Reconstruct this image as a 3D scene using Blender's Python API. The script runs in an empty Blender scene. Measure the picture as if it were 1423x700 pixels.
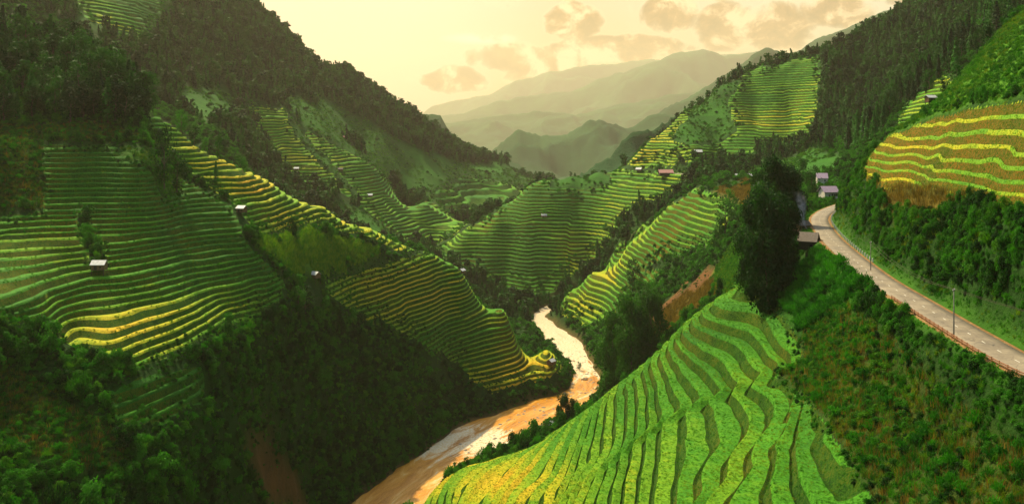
import bpy, math, random, time
import numpy as np
from mathutils import Vector
T0 = time.time()
random.seed(7); rng = np.random.default_rng(11)
SC = bpy.context.scene
COL = SC.collection
R = math.radians

# ------------------------------------------------------------------ camera
F = 1232.0; CX = 711.5; HZ = 190.0; CZ = 150.0        # focal length and horizon row of the photograph (pixels), eye height above the river
cam = bpy.data.cameras.new('camera'); cam_o = bpy.data.objects.new('camera', cam); COL.objects.link(cam_o)
cam_o.location = (0, 0, CZ); cam_o.rotation_euler = (R(90), 0, 0)
cam.sensor_width = 36; cam.lens = F / 1423 * 36
cam.shift_y = -(350 - HZ) / 1423
cam.clip_start = 0.5; cam.clip_end = 60000
SC.camera = cam_o

# ------------------------------------------------------------------ light
SUN_EL, SUN_AZ = 50.0, -34.0       # azimuth measured from +Y towards +X
SUN_D = Vector((math.sin(R(SUN_AZ)) * math.cos(R(SUN_EL)), math.cos(R(SUN_AZ)) * math.cos(R(SUN_EL)), math.sin(R(SUN_EL))))
sun = bpy.data.lights.new('sun', 'SUN'); sun.energy = 5.0; sun.angle = R(0.6); sun.color = (1.0, 0.86, 0.52)
sun_o = bpy.data.objects.new('sun', sun); COL.objects.link(sun_o)
sun_o.rotation_euler = (-SUN_D).to_track_quat('-Z', 'Y').to_euler()
sun_o.location = (0, 0, 2500)
SC.view_settings.view_transform = 'Standard'; SC.view_settings.look = 'None'
SC.view_settings.gamma = 1; SC.view_settings.exposure = 0.62
HAZE_DENSITY = 0.48e-4

W = bpy.data.worlds.new('World'); SC.world = W; W.use_nodes = True
nt = W.node_tree; N = nt.nodes; L = nt.links
for n in list(N): N.remove(n)
class G:                                                   # tiny node-graph helper
    def __init__(s, nt): s.nt = nt
    def n(s, t, **k):
        o = s.nt.nodes.new(t)
        for a, b in k.items(): setattr(o, a, b)
        return o
    def put(s, sock, v):
        if isinstance(v, bpy.types.NodeSocket): s.nt.links.new(v, sock)
        elif v is not None:
            if isinstance(v, (tuple, list)) and len(v) == 3 and sock.type == 'RGBA': v = (*v, 1)
            sock.default_value = v
    def m(s, op, a, b=None, c=None, clamp=False):
        o = s.n('ShaderNodeMath', operation=op, use_clamp=clamp)
        s.put(o.inputs[0], a); s.put(o.inputs[1], b); s.put(o.inputs[2], c)
        return o.outputs[0]
    def vm(s, op, a, b=None):
        o = s.n('ShaderNodeVectorMath', operation=op); s.put(o.inputs[0], a); s.put(o.inputs[1], b)
        return o.outputs['Value'] if op in ('DOT_PRODUCT', 'LENGTH', 'DISTANCE') else o.outputs[0]
    def mix(s, f, a, b, blend='MIX'):
        o = s.n('ShaderNodeMix', data_type='RGBA', blend_type=blend)
        s.put(o.inputs[0], f); s.put(o.inputs[6], a); s.put(o.inputs[7], b)
        return o.outputs[2]
    def ramp(s, f, stops, interp='LINEAR'):
        o = s.n('ShaderNodeValToRGB'); o.color_ramp.interpolation = interp
        e = o.color_ramp.elements
        while len(e) < len(stops): e.new(0.5)
        for i, (p, c) in enumerate(stops):
            e[i].position = p; e[i].color = (*c, 1) if len(c) == 3 else c
        s.put(o.inputs[0], f); return o.outputs[0]
    def mr(s, v, a, b, c=0.0, d=1.0, smooth=True):
        o = s.n('ShaderNodeMapRange', interpolation_type='SMOOTHSTEP' if smooth else 'LINEAR')
        for i, x in enumerate((v, a, b, c, d)): s.put(o.inputs[i], x)
        return o.outputs[0]
    def noise(s, vec, scale, detail=3, rough=0.55, dist=0.0, col=False):
        o = s.n('ShaderNodeTexNoise'); s.put(o.inputs['Vector'], vec); s.put(o.inputs['Scale'], scale)
        s.put(o.inputs['Detail'], detail); s.put(o.inputs['Roughness'], rough); s.put(o.inputs['Distortion'], dist)
        return o.outputs[1] if col else o.outputs[0]

g = G(nt)
sky = g.n('ShaderNodeTexSky', sky_type='NISHITA'); sky.sun_disc = False
sky.sun_elevation = R(SUN_EL); sky.sun_rotation = R(SUN_AZ); sky.air_density = 1.6; sky.dust_density = 4.0
tc = g.n('ShaderNodeTexCoord'); dirv = g.vm('NORMALIZE', tc.outputs['Generated'])
sx = g.n('ShaderNodeSeparateXYZ'); g.put(sx.inputs[0], dirv)
dx, dy, dz = sx.outputs
skyc = g.mix(1.0, sky.outputs[0], (0.115, 0.125, 0.12), 'MULTIPLY')        # strength 0.08, a little warm
toward = g.vm('DOT_PRODUCT', dirv, Vector((math.sin(R(-12)), math.cos(R(-12)), 0.05)).normalized())
lobe = g.m('POWER', g.m('MAXIMUM', toward, 0.0), 5.0)
el = g.m('MAXIMUM', dz, 0.0)
glow = g.ramp(g.m('MULTIPLY', el, 2.0), [(0.0, (0.62, 0.21, 0.018)), (0.10, (0.60, 0.24, 0.03)), (0.2, (0.47, 0.25, 0.075)), (0.42, (0.40, 0.25, 0.13)), (1.0, (0.24, 0.25, 0.27))])
# pale brightest part above the left mountain, towards the sun
tsun = g.vm('DOT_PRODUCT', dirv, Vector((math.sin(R(-13)), math.cos(R(-13)), 0.12)).normalized())
pale = g.mr(tsun, 0.955, 0.999)
glow = g.mix(g.m('MULTIPLY', pale, 0.75), glow, (0.74, 0.53, 0.36))
base = g.mix(1.0, skyc, g.mix(lobe, (0, 0, 0), glow), 'ADD')
base = g.mix(g.m('MULTIPLY', lobe, 0.9), base, glow)
# clouds, by direction
az = g.m('ARCTAN2', dx, dy)
cv = g.n('ShaderNodeCombineXYZ'); g.put(cv.inputs[0], az); g.put(cv.inputs[1], g.m('MULTIPLY', dz, 1.25)); g.put(cv.inputs[2], 0.37)
cn = g.noise(cv.outputs[0], 17.0, 6, 0.6, 0.35)
cn2 = g.noise(cv.outputs[0], 4.0, 2, 0.5)
def blob(px, py, rx, ry):
    a0 = math.atan((px - CX) / F); z0 = (HZ - py) / math.hypot(F, px - CX)
    u = g.m('DIVIDE', g.m('SUBTRACT', az, a0), rx / F); v = g.m('DIVIDE', g.m('SUBTRACT', dz, z0), ry / F)
    q = g.m('ADD', g.m('MULTIPLY', u, u), g.m('MULTIPLY', v, v))
    return g.m('SUBTRACT', 1.0, q, clamp=True)
m = None
for b in [(705, 82, 75, 30), (640, 112, 60, 26), (760, 100, 90, 26), (935, 20, 50, 34), (795, 30, 50, 34), (1010, 35, 60, 45), (1085, 40, 80, 44), (860, 68, 130, 22), (1160, 20, 80, 34), (1250, -30, 160, 50), (930, -50, 200, 40)]:
    q = blob(*b); m = q if m is None else g.m('MAXIMUM', m, q)
dens = g.mr(g.m('ADD', cn, g.m('MULTIPLY', m, 0.52)), 0.60, 0.82)
thin = g.mr(cn2, 0.45, 0.75)
ccol = g.ramp(g.noise(cv.outputs[0], 26.0, 5, 0.6, 0.3), [(0.40, (0.18, 0.085, 0.018)), (0.50, (0.33, 0.16, 0.04)), (0.60, (0.85, 0.60, 0.32))])
ccol = g.mix(g.mr(dens, 0.0, 0.6), (0.95, 0.78, 0.50), ccol)
base = g.mix(g.m('MULTIPLY', g.m('MULTIPLY', dens, 0.9), g.mr(dz, -0.02, 0.02)), base, ccol)
base = g.mix(g.m('MULTIPLY', g.m('MULTIPLY', thin, lobe), 0.12), base, (0.75, 0.5, 0.3))
base = g.mix(g.m('MULTIPLY', g.m('MULTIPLY', blob(668, 55, 62, 9), g.mr(g.noise(cv.outputs[0], 40.0, 4, 0.6), 0.4, 0.6)), 0.9), base, (0.85, 0.72, 0.5))
bg = g.n('ShaderNodeBackground'); g.put(bg.inputs[0], base); bg.inputs[1].default_value = 1.0
ow = g.n('ShaderNodeOutputWorld'); L.new(bg.outputs[0], ow.inputs[0])

# ------------------------------------------------------------------ object helpers
def props(o, label=None, cat=None, group=None, kind=None):
    if label: o['label'] = label
    if cat: o['category'] = cat
    if group: o['group'] = group
    if kind: o['kind'] = kind
    return o
def link(o, parent=None, mats=()):
    COL.objects.link(o)
    if parent is not None: o.parent = parent
    return o
def mesh_np(name, V, Fc, mats, smooth=True, matidx=None):
    """Mesh from numpy arrays; Fc is (n,3) or (n,4)."""
    me = bpy.data.meshes.new(name); k = Fc.shape[1]
    me.vertices.add(len(V)); me.vertices.foreach_set('co', np.ascontiguousarray(V, np.float32).ravel())
    me.loops.add(Fc.size); me.loops.foreach_set('vertex_index', np.ascontiguousarray(Fc, np.int32).ravel())
    me.polygons.add(len(Fc)); me.polygons.foreach_set('loop_start', np.arange(len(Fc), dtype=np.int32) * k)
    if matidx is not None: me.polygons.foreach_set('material_index', np.ascontiguousarray(matidx, np.int32))
    if smooth: me.polygons.foreach_set('use_smooth', np.ones(len(Fc), bool))
    for mm in (mats if isinstance(mats, (list, tuple)) else [mats]): me.materials.append(mm)
    me.update(calc_edges=True)
    return me
class MB:                                     # collects shapes for ONE mesh object
    def __init__(s): s.v = []; s.f = []
    def box(s, c, d, rz=0.0, tilt=None):
        b = len(s.v); x, y, z = (q / 2 for q in d); ca, sa = math.cos(rz), math.sin(rz)
        for k in ((-x, -y, -z), (x, -y, -z), (x, y, -z), (-x, y, -z), (-x, -y, z), (x, -y, z), (x, y, z), (-x, y, z)):
            s.v.append((c[0] + k[0] * ca - k[1] * sa, c[1] + k[0] * sa + k[1] * ca, c[2] + k[2]))
        s.f += [tuple(b + i for i in q) for q in ((0, 3, 2, 1), (4, 5, 6, 7), (0, 1, 5, 4), (1, 2, 6, 5), (2, 3, 7, 6), (3, 0, 4, 7))]
        return s
    def tube(s, pts, rad, n=7, cap=True):
        pts = [Vector(p) for p in pts]; b0 = len(s.v)
        for i, p in enumerate(pts):
            d = (pts[min(i + 1, len(pts) - 1)] - pts[max(i - 1, 0)]).normalized()
            a = d.cross(Vector((0.13, 0.31, 0.94)) if abs(d.z) < 0.9 else Vector((1, 0, 0))).normalized(); c = d.cross(a)
            r = rad[i] if isinstance(rad, (list, tuple)) else rad
            for k in range(n):
                t = 2 * math.pi * k / n; s.v.append(tuple(p + (a * math.cos(t) + c * math.sin(t)) * r))
        for i in range(len(pts) - 1):
            for k in range(n):
                q = b0 + i * n; s.f.append((q + k, q + (k + 1) % n, q + n + (k + 1) % n, q + n + k))
        if cap: s.f.append(tuple(b0 + k for k in range(n))[::-1]); s.f.append(tuple(b0 + (len(pts) - 1) * n + k for k in range(n)))
        return s
    def poly(s, pts, faces):
        b = len(s.v); s.v += [tuple(p) for p in pts]; s.f += [tuple(b + i for i in q) for q in faces]; return s
    def mesh(s, name, mat, smooth=False):
        me = bpy.data.meshes.new(name); me.from_pydata(s.v, [], s.f); me.materials.append(mat)
        if smooth: me.polygons.foreach_set('use_smooth', [True] * len(me.polygons))
        me.update(); return me
    def build(s, name, mat, parent=None, smooth=False):
        return link(bpy.data.objects.new(name, s.mesh(name, mat, smooth)), parent)
def empty(name, loc, rz=0.0, label=None, cat=None, group=None, scale=1.0):
    o = bpy.data.objects.new(name, None); o.empty_display_size = 0.5; COL.objects.link(o)
    o.location = loc; o.rotation_euler = (0, 0, rz); o.scale = (scale,) * 3
    return props(o, label, cat, group)

# ------------------------------------------------------------------ materials
def mat(name):
    m = bpy.data.materials.new(name); m.use_nodes = True; t = m.node_tree
    for n in list(t.nodes): t.nodes.remove(n)
    gg = G(t); out = gg.n('ShaderNodeOutputMaterial'); return m, gg, out
def principled(gg, out, col, rough=0.8, bump=None, bd=0.1, strength=0.6, spec=0.3, metallic=0.0):
    p = gg.n('ShaderNodeBsdfPrincipled'); gg.put(p.inputs['Base Color'], col); gg.put(p.inputs['Roughness'], rough)
    p.inputs['Specular IOR Level'].default_value = spec; gg.put(p.inputs['Metallic'], metallic)
    if bump is not None:
        b = gg.n('ShaderNodeBump'); b.inputs['Distance'].default_value = bd; b.inputs['Strength'].default_value = strength
        gg.put(b.inputs['Height'], bump); gg.put(p.inputs['Normal'], b.outputs[0])
    gg.nt.links.new(p.outputs[0], out.inputs[0]); return p
def worldpos(gg): return gg.n('ShaderNodeNewGeometry').outputs['Position']

def leaf_mat(name, dark, light, yellow=None, trans=0.35, patch=0.03, vary=0.45):
    m, gg, out = mat(name); P = worldpos(gg)
    oi = gg.n('ShaderNodeObjectInfo')
    n1 = gg.noise(P, patch, 3, 0.6); n2 = gg.noise(P, 1.3, 2, 0.6)
    f = gg.m('ADD', gg.m('MULTIPLY', n1, 0.7), gg.m('ADD', gg.m('MULTIPLY', n2, 0.4), gg.m('MULTIPLY', gg.m('SUBTRACT', oi.outputs['Random'], 0.5), vary)))
    c = gg.ramp(f, [(0.38, dark), (0.72, light)])
    if yellow: c = gg.mix(gg.mr(gg.m('ADD', gg.noise(P, patch * 1.7, 3, 0.6), gg.m('MULTIPLY', oi.outputs['Random'], 0.22)), 0.60, 0.78), c, yellow)
    p = gg.n('ShaderNodeBsdfPrincipled'); gg.put(p.inputs['Base Color'], c); p.inputs['Roughness'].default_value = 0.75
    p.inputs['Specular IOR Level'].default_value = 0.15
    tr = gg.n('ShaderNodeBsdfTranslucent'); gg.put(tr.inputs[0], gg.mix(1.0, c, (1.0, 1.15, 0.5), 'MULTIPLY'))
    mx = gg.n('ShaderNodeMixShader'); mx.inputs[0].default_value = trans
    gg.nt.links.new(p.outputs[0], mx.inputs[1]); gg.nt.links.new(tr.outputs[0], mx.inputs[2]); gg.nt.links.new(mx.outputs[0], out.inputs[0])
    return m
M = {}
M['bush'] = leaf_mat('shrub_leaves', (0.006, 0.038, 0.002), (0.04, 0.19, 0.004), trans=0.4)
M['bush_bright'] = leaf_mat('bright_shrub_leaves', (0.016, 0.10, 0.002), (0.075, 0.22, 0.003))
M['bamboo'] = leaf_mat('bamboo_leaves', (0.012, 0.10, 0.003), (0.04, 0.22, 0.004))
M['conifer'] = leaf_mat('conifer_needles', (0.005, 0.030, 0.003), (0.022, 0.13, 0.006), trans=0.3, vary=0.6)
M['darktree'] = leaf_mat('dark_tree_leaves', (0.004, 0.026, 0.002), (0.018, 0.095, 0.003), trans=0.25, vary=0.6)
M['bigtree'] = leaf_mat('tall_tree_leaves', (0.005, 0.035, 0.002), (0.03, 0.12, 0.004), trans=0.35, vary=0.6, patch=0.12)
M['straw'] = leaf_mat('dry_stalks', (0.08, 0.06, 0.008), (0.26, 0.15, 0.02), trans=0.3, patch=0.06)
M['cornleaf'] = leaf_mat('maize_leaves', (0.05, 0.19, 0.004), (0.19, 0.30, 0.008), trans=0.4, patch=0.08)
M['grassblade'] = leaf_mat('grass_blades', (0.014, 0.10, 0.002), (0.05, 0.22, 0.003), (0.15, 0.20, 0.005), patch=0.05)
M['rice'] = leaf_mat('rice_blades', (0.03, 0.14, 0.002), (0.08, 0.22, 0.003), (0.22, 0.24, 0.004), patch=0.03)
m, gg, out = mat('bark'); P = worldpos(gg)
principled(gg, out, gg.ramp(gg.noise(P, 4, 4), [(0.3, (0.05, 0.035, 0.02)), (0.7, (0.14, 0.10, 0.07))]), 0.9, gg.noise(P, 9, 3), 0.05); M['bark'] = m

def ground_mat(name, cols, scale=0.05, soil=None, bump=0.6):
    m, gg, out = mat(name); P = worldpos(gg)
    n1 = gg.noise(P, scale, 5, 0.62, 0.4); n2 = gg.noise(P, 0.9, 4, 0.65); n3 = gg.noise(P, 0.25, 4, 0.6)
    f = gg.m('ADD', gg.m('MULTIPLY', n1, 0.55), gg.m('ADD', gg.m('MULTIPLY', n2, 0.3), gg.m('MULTIPLY', n3, 0.15)))
    c = gg.ramp(f, [(0.36, cols[0]), (0.52, cols[1]), (0.66, cols[2])])
    if soil: c = gg.mix(gg.mr(gg.noise(P, 0.12, 5, 0.7, 0.5), 0.60, 0.72), c, soil)
    principled(gg, out, c, 0.92, gg.m('ADD', n2, gg.m('MULTIPLY', n3, 1.5)), bump, 0.8, 0.1); return m
m, gg, out = mat('hillside_ground'); P = worldpos(gg)
n1 = gg.noise(P, 0.035, 7, 0.7, 0.5); n2 = gg.noise(P, 0.9, 4, 0.65); n3 = gg.noise(P, 0.25, 4, 0.6)
f = gg.m('ADD', gg.m('MULTIPLY', n1, 0.65), gg.m('ADD', gg.m('MULTIPLY', n2, 0.2), gg.m('MULTIPLY', n3, 0.15)))
principled(gg, out, gg.mix(1.0, gg.n('ShaderNodeAttribute', attribute_name='cover').outputs['Color'], gg.ramp(f, [(0.35, (0.45, 0.5, 0.45)), (0.5, (1, 1, 1)), (0.66, (1.4, 1.25, 1.1))]), 'MULTIPLY'), 0.92, gg.m('ADD', n2, gg.m('MULTIPLY', n3, 1.5)), 0.6, 0.8, 0.1); M['ground'] = m
M['meadow'] = ground_mat('hill_meadow', ((0.015, 0.07, 0.005), (0.03, 0.12, 0.006), (0.06, 0.15, 0.01)), 0.012)
M['hillgrass'] = ground_mat('hill_grass', ((0.05, 0.13, 0.008), (0.10, 0.19, 0.012), (0.20, 0.22, 0.02)), 0.03)
M['soil'] = ground_mat('bare_soil', ((0.07, 0.035, 0.012), (0.12, 0.055, 0.018), (0.18, 0.09, 0.03)), 0.08)
M['drygrass'] = ground_mat('dry_grass', ((0.06, 0.08, 0.010), (0.14, 0.12, 0.02), (0.26, 0.15, 0.03)), 0.05)
M['farhill'] = ground_mat('far_forest', ((0.010, 0.045, 0.015), (0.022, 0.09, 0.026), (0.04, 0.13, 0.03)), 0.004, bump=6)

# terrace tread and riser: attribute 'ripe' (how yellow this paddy is) travels with the mesh
m, gg, out = mat('rice_paddy'); P = worldpos(gg)
at = gg.n('ShaderNodeAttribute', attribute_name='ripe'); 
st = gg.n('ShaderNodeMapping'); st.inputs['Scale'].default_value = (1, 1, 3); gg.put(st.inputs['Vector'], P)
nf = gg.noise(P, 2.2, 4, 0.7); nm = gg.noise(P, 0.35, 4, 0.65)
f = gg.m('ADD', at.outputs['Fac'], gg.m('MULTIPLY', gg.m('SUBTRACT', nm, 0.5), 0.5))
c = gg.ramp(f, [(0.0, (0.02, 0.12, 0.002)), (0.3, (0.055, 0.22, 0.002)), (0.52, (0.15, 0.30, 0.003)), (0.72, (0.40, 0.38, 0.004)), (1.0, (0.58, 0.32, 0.006))])
c = gg.mix(gg.mr(nf, 0.35, 0.60, 0.75, 0.0), c, gg.mix(1.0, c, (0.42, 0.5, 0.4), 'MULTIPLY'))
principled(gg, out, c, 0.85, gg.m('ADD', nf, nm), 0.35, 0.9, 0.15); M['paddy'] = m
m, gg, out = mat('terrace_bank'); P = worldpos(gg)
at = gg.n('ShaderNodeAttribute', attribute_name='ripe')
mp = gg.n('ShaderNodeMapping'); mp.inputs['Scale'].default_value = (1, 1, 0.35); gg.put(mp.inputs['Vector'], P)
n1 = gg.noise(mp.outputs[0], 2.6, 6, 0.8); n2 = gg.noise(P, 0.25, 6, 0.7)
c = gg.ramp(gg.m('ADD', gg.m('MULTIPLY', n1, 0.6), gg.m('MULTIPLY', n2, 0.4)), [(0.40, (0.008, 0.035, 0.002)), (0.5, (0.026, 0.095, 0.003)), (0.60, (0.08, 0.11, 0.006))])
red = gg.mix(gg.mr(n1, 0.42, 0.60), (0.06, 0.11, 0.004), (0.30, 0.11, 0.010))
c = gg.mix(gg.mr(gg.n('ShaderNodeAttribute', attribute_name='soil').outputs['Fac'], 0.0, 1.0), c, red)
principled(gg, out, c, 0.95, n1, 0.5, 0.9, 0.1); M['bank'] = m

# ------------------------------------------------------------------ terrain: control points (column, row, distance) read off the photograph
def W3(px, py, Y): return ((px - CX) / F * Y, Y, CZ - (py - HZ) / F * Y)
CP = [W3(*p) for p in [
    # near spur with the big terraces
    (1200, 700, 120), (1200, 550, 147), (1200, 480, 160), (1040, 440, 246), (1100, 550, 190), (1000, 560, 205), (1000, 700, 141), (890, 700, 169), (900, 540, 246), (900, 610, 205),
    (1000, 410, 270), (960, 440, 268), (930, 470, 272), (890, 508, 278), (850, 540, 287), (800, 580, 300), (740, 620, 312), (640, 652, 325), (590, 685, 325),
    (600, 700, 303), (650, 700, 265), (720, 700, 230), (800, 700, 198), (760, 660, 250), (830, 620, 235), (1060, 480, 222),
    (1423, 700, 100), (1423, 600, 106), (1300, 600, 126), (1300, 520, 140), (1330, 700, 108),
    # right hillside over the road
    (1423, 440, 127), (1423, 350, 134), (1423, 292, 140), (1423, 225, 150), (1423, 160, 165), (1423, 100, 190), (1423, 60, 215), (1423, 18, 265),
    (1300, 400, 172), (1300, 340, 176), (1300, 290, 183), (1300, 240, 195), (1300, 190, 215), (1300, 150, 270), (1350, 100, 275), (1390, 55, 272),
    (1230, 350, 215), (1220, 300, 222), (1210, 260, 240), (1200, 235, 262), (1240, 185, 270), (1180, 250, 292), (1165, 275, 318), (1185, 330, 250),
    # trees' shelf left of the road, slopes beyond
    (1100, 380, 250), (1110, 330, 290), (1060, 420, 255), (1060, 380, 268), (1080, 300, 360), (1040, 330, 380), (1040, 380, 300),
    (1040, 285, 460), (1045, 262, 540), (1000, 258, 620), (965, 266, 655), (920, 298, 672), (870, 336, 710), (820, 372, 735), (790, 398, 748),
    (1000, 300, 560), (1000, 335, 510), (1005, 365, 440), (960, 330, 585), (950, 380, 545), (950, 415, 450), (900, 390, 610), (905, 440, 500), (860, 400, 660), (870, 440, 600), (830, 440, 660), (800, 440, 700), (860, 480, 555), (880, 500, 480),
    (1150, 268, 430), (1200, 262, 440), (1100, 262, 520), (1150, 240, 560), (1100, 235, 640), (1200, 215, 520), (1040, 245, 660),
    # terraced hill and forest at the right back
    (925, 240, 860), (980, 240, 810), (880, 222, 930), (900, 195, 940), (950, 150, 980), (1000, 115, 1000), (1060, 97, 1010), (1030, 104, 1006), (1100, 87, 1010), (1140, 78, 1010), (1200, 45, 1030), (1260, 22, 1060), (1330, -10, 1080), (1423, -60, 1080),
    (1050, 160, 930), (1100, 200, 840), (1100, 150, 920), (1000, 200, 900), (1000, 225, 860), (1200, 100, 900), (1200, 170, 740), (1150, 205, 720), (1300, 80, 700), (1300, 20, 850), (1400, 20, 700), (1260, 145, 560), (1310, 105, 520), (1240, 180, 510), (1423, -20, 620), (1600, -60, 500), (1600, 0, 330),
    # knoll in the middle
    (795, 239, 930), (765, 247, 928), (828, 237, 932), (900, 244, 890), (740, 258, 925), (860, 240, 920), (930, 255, 830), (725, 285, 900), (690, 295, 905), (650, 318, 890), (605, 345, 880), (700, 330, 870), (800, 290, 890), (800, 330, 850), (780, 380, 815), (760, 415, 800), (700, 400, 830), (720, 420, 800), (650, 370, 850), (880, 280, 815), (900, 285, 790), (900, 310, 765), (860, 330, 770),
    # far left terraces
    (345, 142, 960), (395, 155, 985), (450, 190, 990), (520, 235, 1000), (590, 280, 1010), (655, 315, 1010), (350, 190, 900), (400, 200, 925), (400, 245, 860), (480, 290, 860), (480, 240, 930), (560, 320, 900), (600, 338, 930), (560, 290, 960),
    # big left mountain
    (340, -5, 1250), (290, -60, 1250), (395, 42, 1270), (480, 98, 1300), (520, 125, 1320), (570, 160, 1360), (620, 196, 1420), (700, 224, 1540), (757, 250, 1640), (800, 285, 1700),
    (560, 215, 1200), (500, 180, 1180), (450, 130, 1150), (380, 100, 1100), (620, 250, 1220), (650, 290, 1180), (700, 275, 1250), (740, 262, 1450), (700, 295, 1130), (600, 270, 1130),
    (250, 50, 950), (300, 100, 960), (250, 110, 860), (200, 40, 820), (150, 30, 760), (100, 10, 740), (0, -60, 760), (230, -20, 1000), (250, 160, 700), (330, 170, 800), (300, 190, 640), (350, 240, 720), (-150, -80, 700),
    # left hill: forested top, terraces, jungle face
    (195, 146, 400), (160, 110, 420), (100, 80, 430), (0, 30, 430), (-150, -20, 430), (100, 180, 345), (0, 175, 325), (150, 170, 360), (60, 130, 380), (200, 200, 340), (60, 200, 338), (0, 205, 330), (-150, 200, 320),
    (245, 178, 415), (300, 218, 425), (370, 250, 445), (450, 285, 462), (520, 322, 482), (560, 345, 500), (600, 358, 515), (640, 377, 530), (700, 420, 545), (760, 482, 545), (800, 531, 536),
    (240, 240, 372), (335, 295, 358), (138, 300, 312), (138, 370, 285), (60, 300, 303), (0, 300, 300), (0, 345, 279), (0, 390, 252), (0, 440, 228), (60, 420, 248), (60, 455, 237), (60, 370, 272), (100, 465, 250), (150, 485, 240), (200, 515, 240), (200, 440, 268), (250, 460, 268), (300, 468, 284), (300, 400, 312), (380, 430, 335), (400, 395, 355), (250, 330, 328), (-150, 350, 280), (-150, 440, 214),
    (400, 340, 385), (440, 385, 400), (500, 340, 460), (500, 395, 440), (500, 440, 430), (560, 400, 472), (600, 500, 456), (620, 440, 500), (690, 552, 485), (700, 480, 525), (750, 520, 520),
    (430, 455, 375), (500, 500, 410), (400, 500, 329), (400, 600, 307), (300, 550, 262), (300, 700, 236), (200, 700, 210), (200, 600, 225), (100, 600, 213), (0, 700, 192), (0, 550, 218), (-150, 600, 190), (400, 700, 289), (500, 600, 382), (600, 565, 446), (640, 572, 477),
]]
CP += [  # ground the photograph hides: (x, y, z)
    (0, 0, 143), (0, -60, 150), (-60, -20, 130), (60, -30, 158), (20, 40, 112), (45, 65, 104), (-20, 60, 92), (-60, 60, 40), (-110, 100, 45), (-160, 140, 70), (-40, 140, 30), (80, 60, 124), (120, 90, 170), (120, 40, 165), (-25, 200, 22), (-45, 240, 12), (10, 110, 86),
    (34, 345, 45), (50, 400, 30), (70, 330, 72), (80, 400, 62), (62, 450, 26), (5, 370, 22), (-18, 372, 12),
    (170, 320, 150), (170, 400, 128), (200, 450, 140), (150, 350, 130), (260, 330, 190),
    (92, 740, 44),
    (-250, 520, 120), (-200, 560, 95), (-130, 580, 65), (-80, 620, 45), (-30, 630, 20), (-300, 560, 150), (-40, 700, 20), (-100, 700, 55), (-10, 600, 6), (10, 575, 2),
    (-130, 1095, 60), (-60, 1120, 40), (0, 1050, 50), (60, 1060, 60), (130, 1100, 60),
    (0, 1900, 40), (-300, 1750, 60), (-600, 1700, 150), (-900, 1500, 220), (-800, 900, 260), (-500, 640, 270), (300, 1300, 60), (500, 1300, 130), (200, 1500, 40), (600, 1800, 160), (900, 1400, 330), (800, 1000, 340), (1000, 700, 300), (500, 400, 250), (300, 200, 240), (400, 0, 240), (200, -100, 200), (-400, 300, 190), (-300, 200, 140), (-300, 0, 100), (-500, 0, 160), (-200, -150, 90), (1000, 1900, 250),
]
RIV = [(-100, 20, 9), (-72, 100, 10), (-60, 180, 12), (-62, 260, 14), (-60, 320, 15), (-49, 362, 16), (-31, 408, 16), (-6, 449, 17), (15, 486, 12), (38, 515, 9.5), (46, 545, 7), (44, 596, 6), (38, 648, 7.5), (27, 700, 7), (22, 739, 4), (33, 780, 3.5), (46, 802, 2.5), (70, 790, 2)]
ROAD = [(1750, 652), (1600, 580), (1500, 540), (1423, 507), (1345, 463), (1275, 421), (1220, 387), (1182, 357), (1156, 333), (1143, 316), (1139, 305), (1144, 297), (1156, 290), (1175, 283)]
ROAD_Z = 120.0
ROAD = [((px - CX) / F * (30 * F / (py - HZ)), 30 * F / (py - HZ)) for px, py in ROAD]
FROAD = [W3(1085, 258, 610)[:2], W3(1045, 254, 660)[:2], W3(1005, 248, 720)[:2], W3(965, 243, 795)[:2], W3(925, 242, 845)[:2]]
def resample(P, step):
    P = [Vector(p) for p in P]; n = len(P); out = []
    for i in range(n - 1):
        p0, p1, p2, p3 = P[max(i - 1, 0)], P[i], P[i + 1], P[min(i + 2, n - 1)]
        k = max(2, int((p2 - p1).length / step))
        for j in range(k):
            t = j / k; out.append(0.5 * ((2 * p1) + (p2 - p0) * t + (2 * p0 - 5 * p1 + 4 * p2 - p3) * t * t + (3 * p1 - p0 - 3 * p2 + p3) * t ** 3))
    out.append(P[-1]); return np.array([tuple(p) for p in out])
BARS = [(*[q for q in W3(px, py, 150 * F / (py - 190))][:2], r) for px, py, r in ((772, 590, 8), (755, 606, 6), (748, 594, 4), (826, 560, 5), (812, 527, 4.5), (790, 521, 3))]
RIVp = resample(RIV, 8); ROADp = resample([(*p, 0) for p in ROAD], 3)[:, :2]; FROADp = resample([(*p, 0) for p in FROAD], 10)[:, :2]
CP += [(p[0], p[1], -1.0) for p in RIV]
CP += [(x, y, ROAD_Z) for x, y in ROAD]
CP = np.array(CP)

def h2(ix, iy, s):
    n = (ix.astype(np.int64) * 374761393 + iy.astype(np.int64) * 668265263 + s * 974634777) & 0xffffffff
    n = ((n ^ (n >> 13)) * 1274126177) & 0xffffffff
    return ((n ^ (n >> 16)) & 0xffff) / 65535.0
def vnoise(x, y, s=0):
    x = np.asarray(x, float); y = np.asarray(y, float)
    ix = np.floor(x); iy = np.floor(y); fx = x - ix; fy = y - iy
    fx = fx * fx * fx * (fx * (fx * 6 - 15) + 10); fy = fy * fy * fy * (fy * (fy * 6 - 15) + 10)
    a = h2(ix, iy, s); b = h2(ix + 1, iy, s); c = h2(ix, iy + 1, s); d = h2(ix + 1, iy + 1, s)
    return (a + (b - a) * fx) * (1 - fy) + (c + (d - c) * fx) * fy
def fbm(x, y, sc, oct=4, s=0):
    v = 0; a = 0.5; t = 0
    for o in range(oct): v = v + a * (vnoise(x / sc + o * 17.3, y / sc - o * 9.1, s + o) - 0.5); t += a; a *= 0.5; sc *= 0.5
    return v / t * 2
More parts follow.
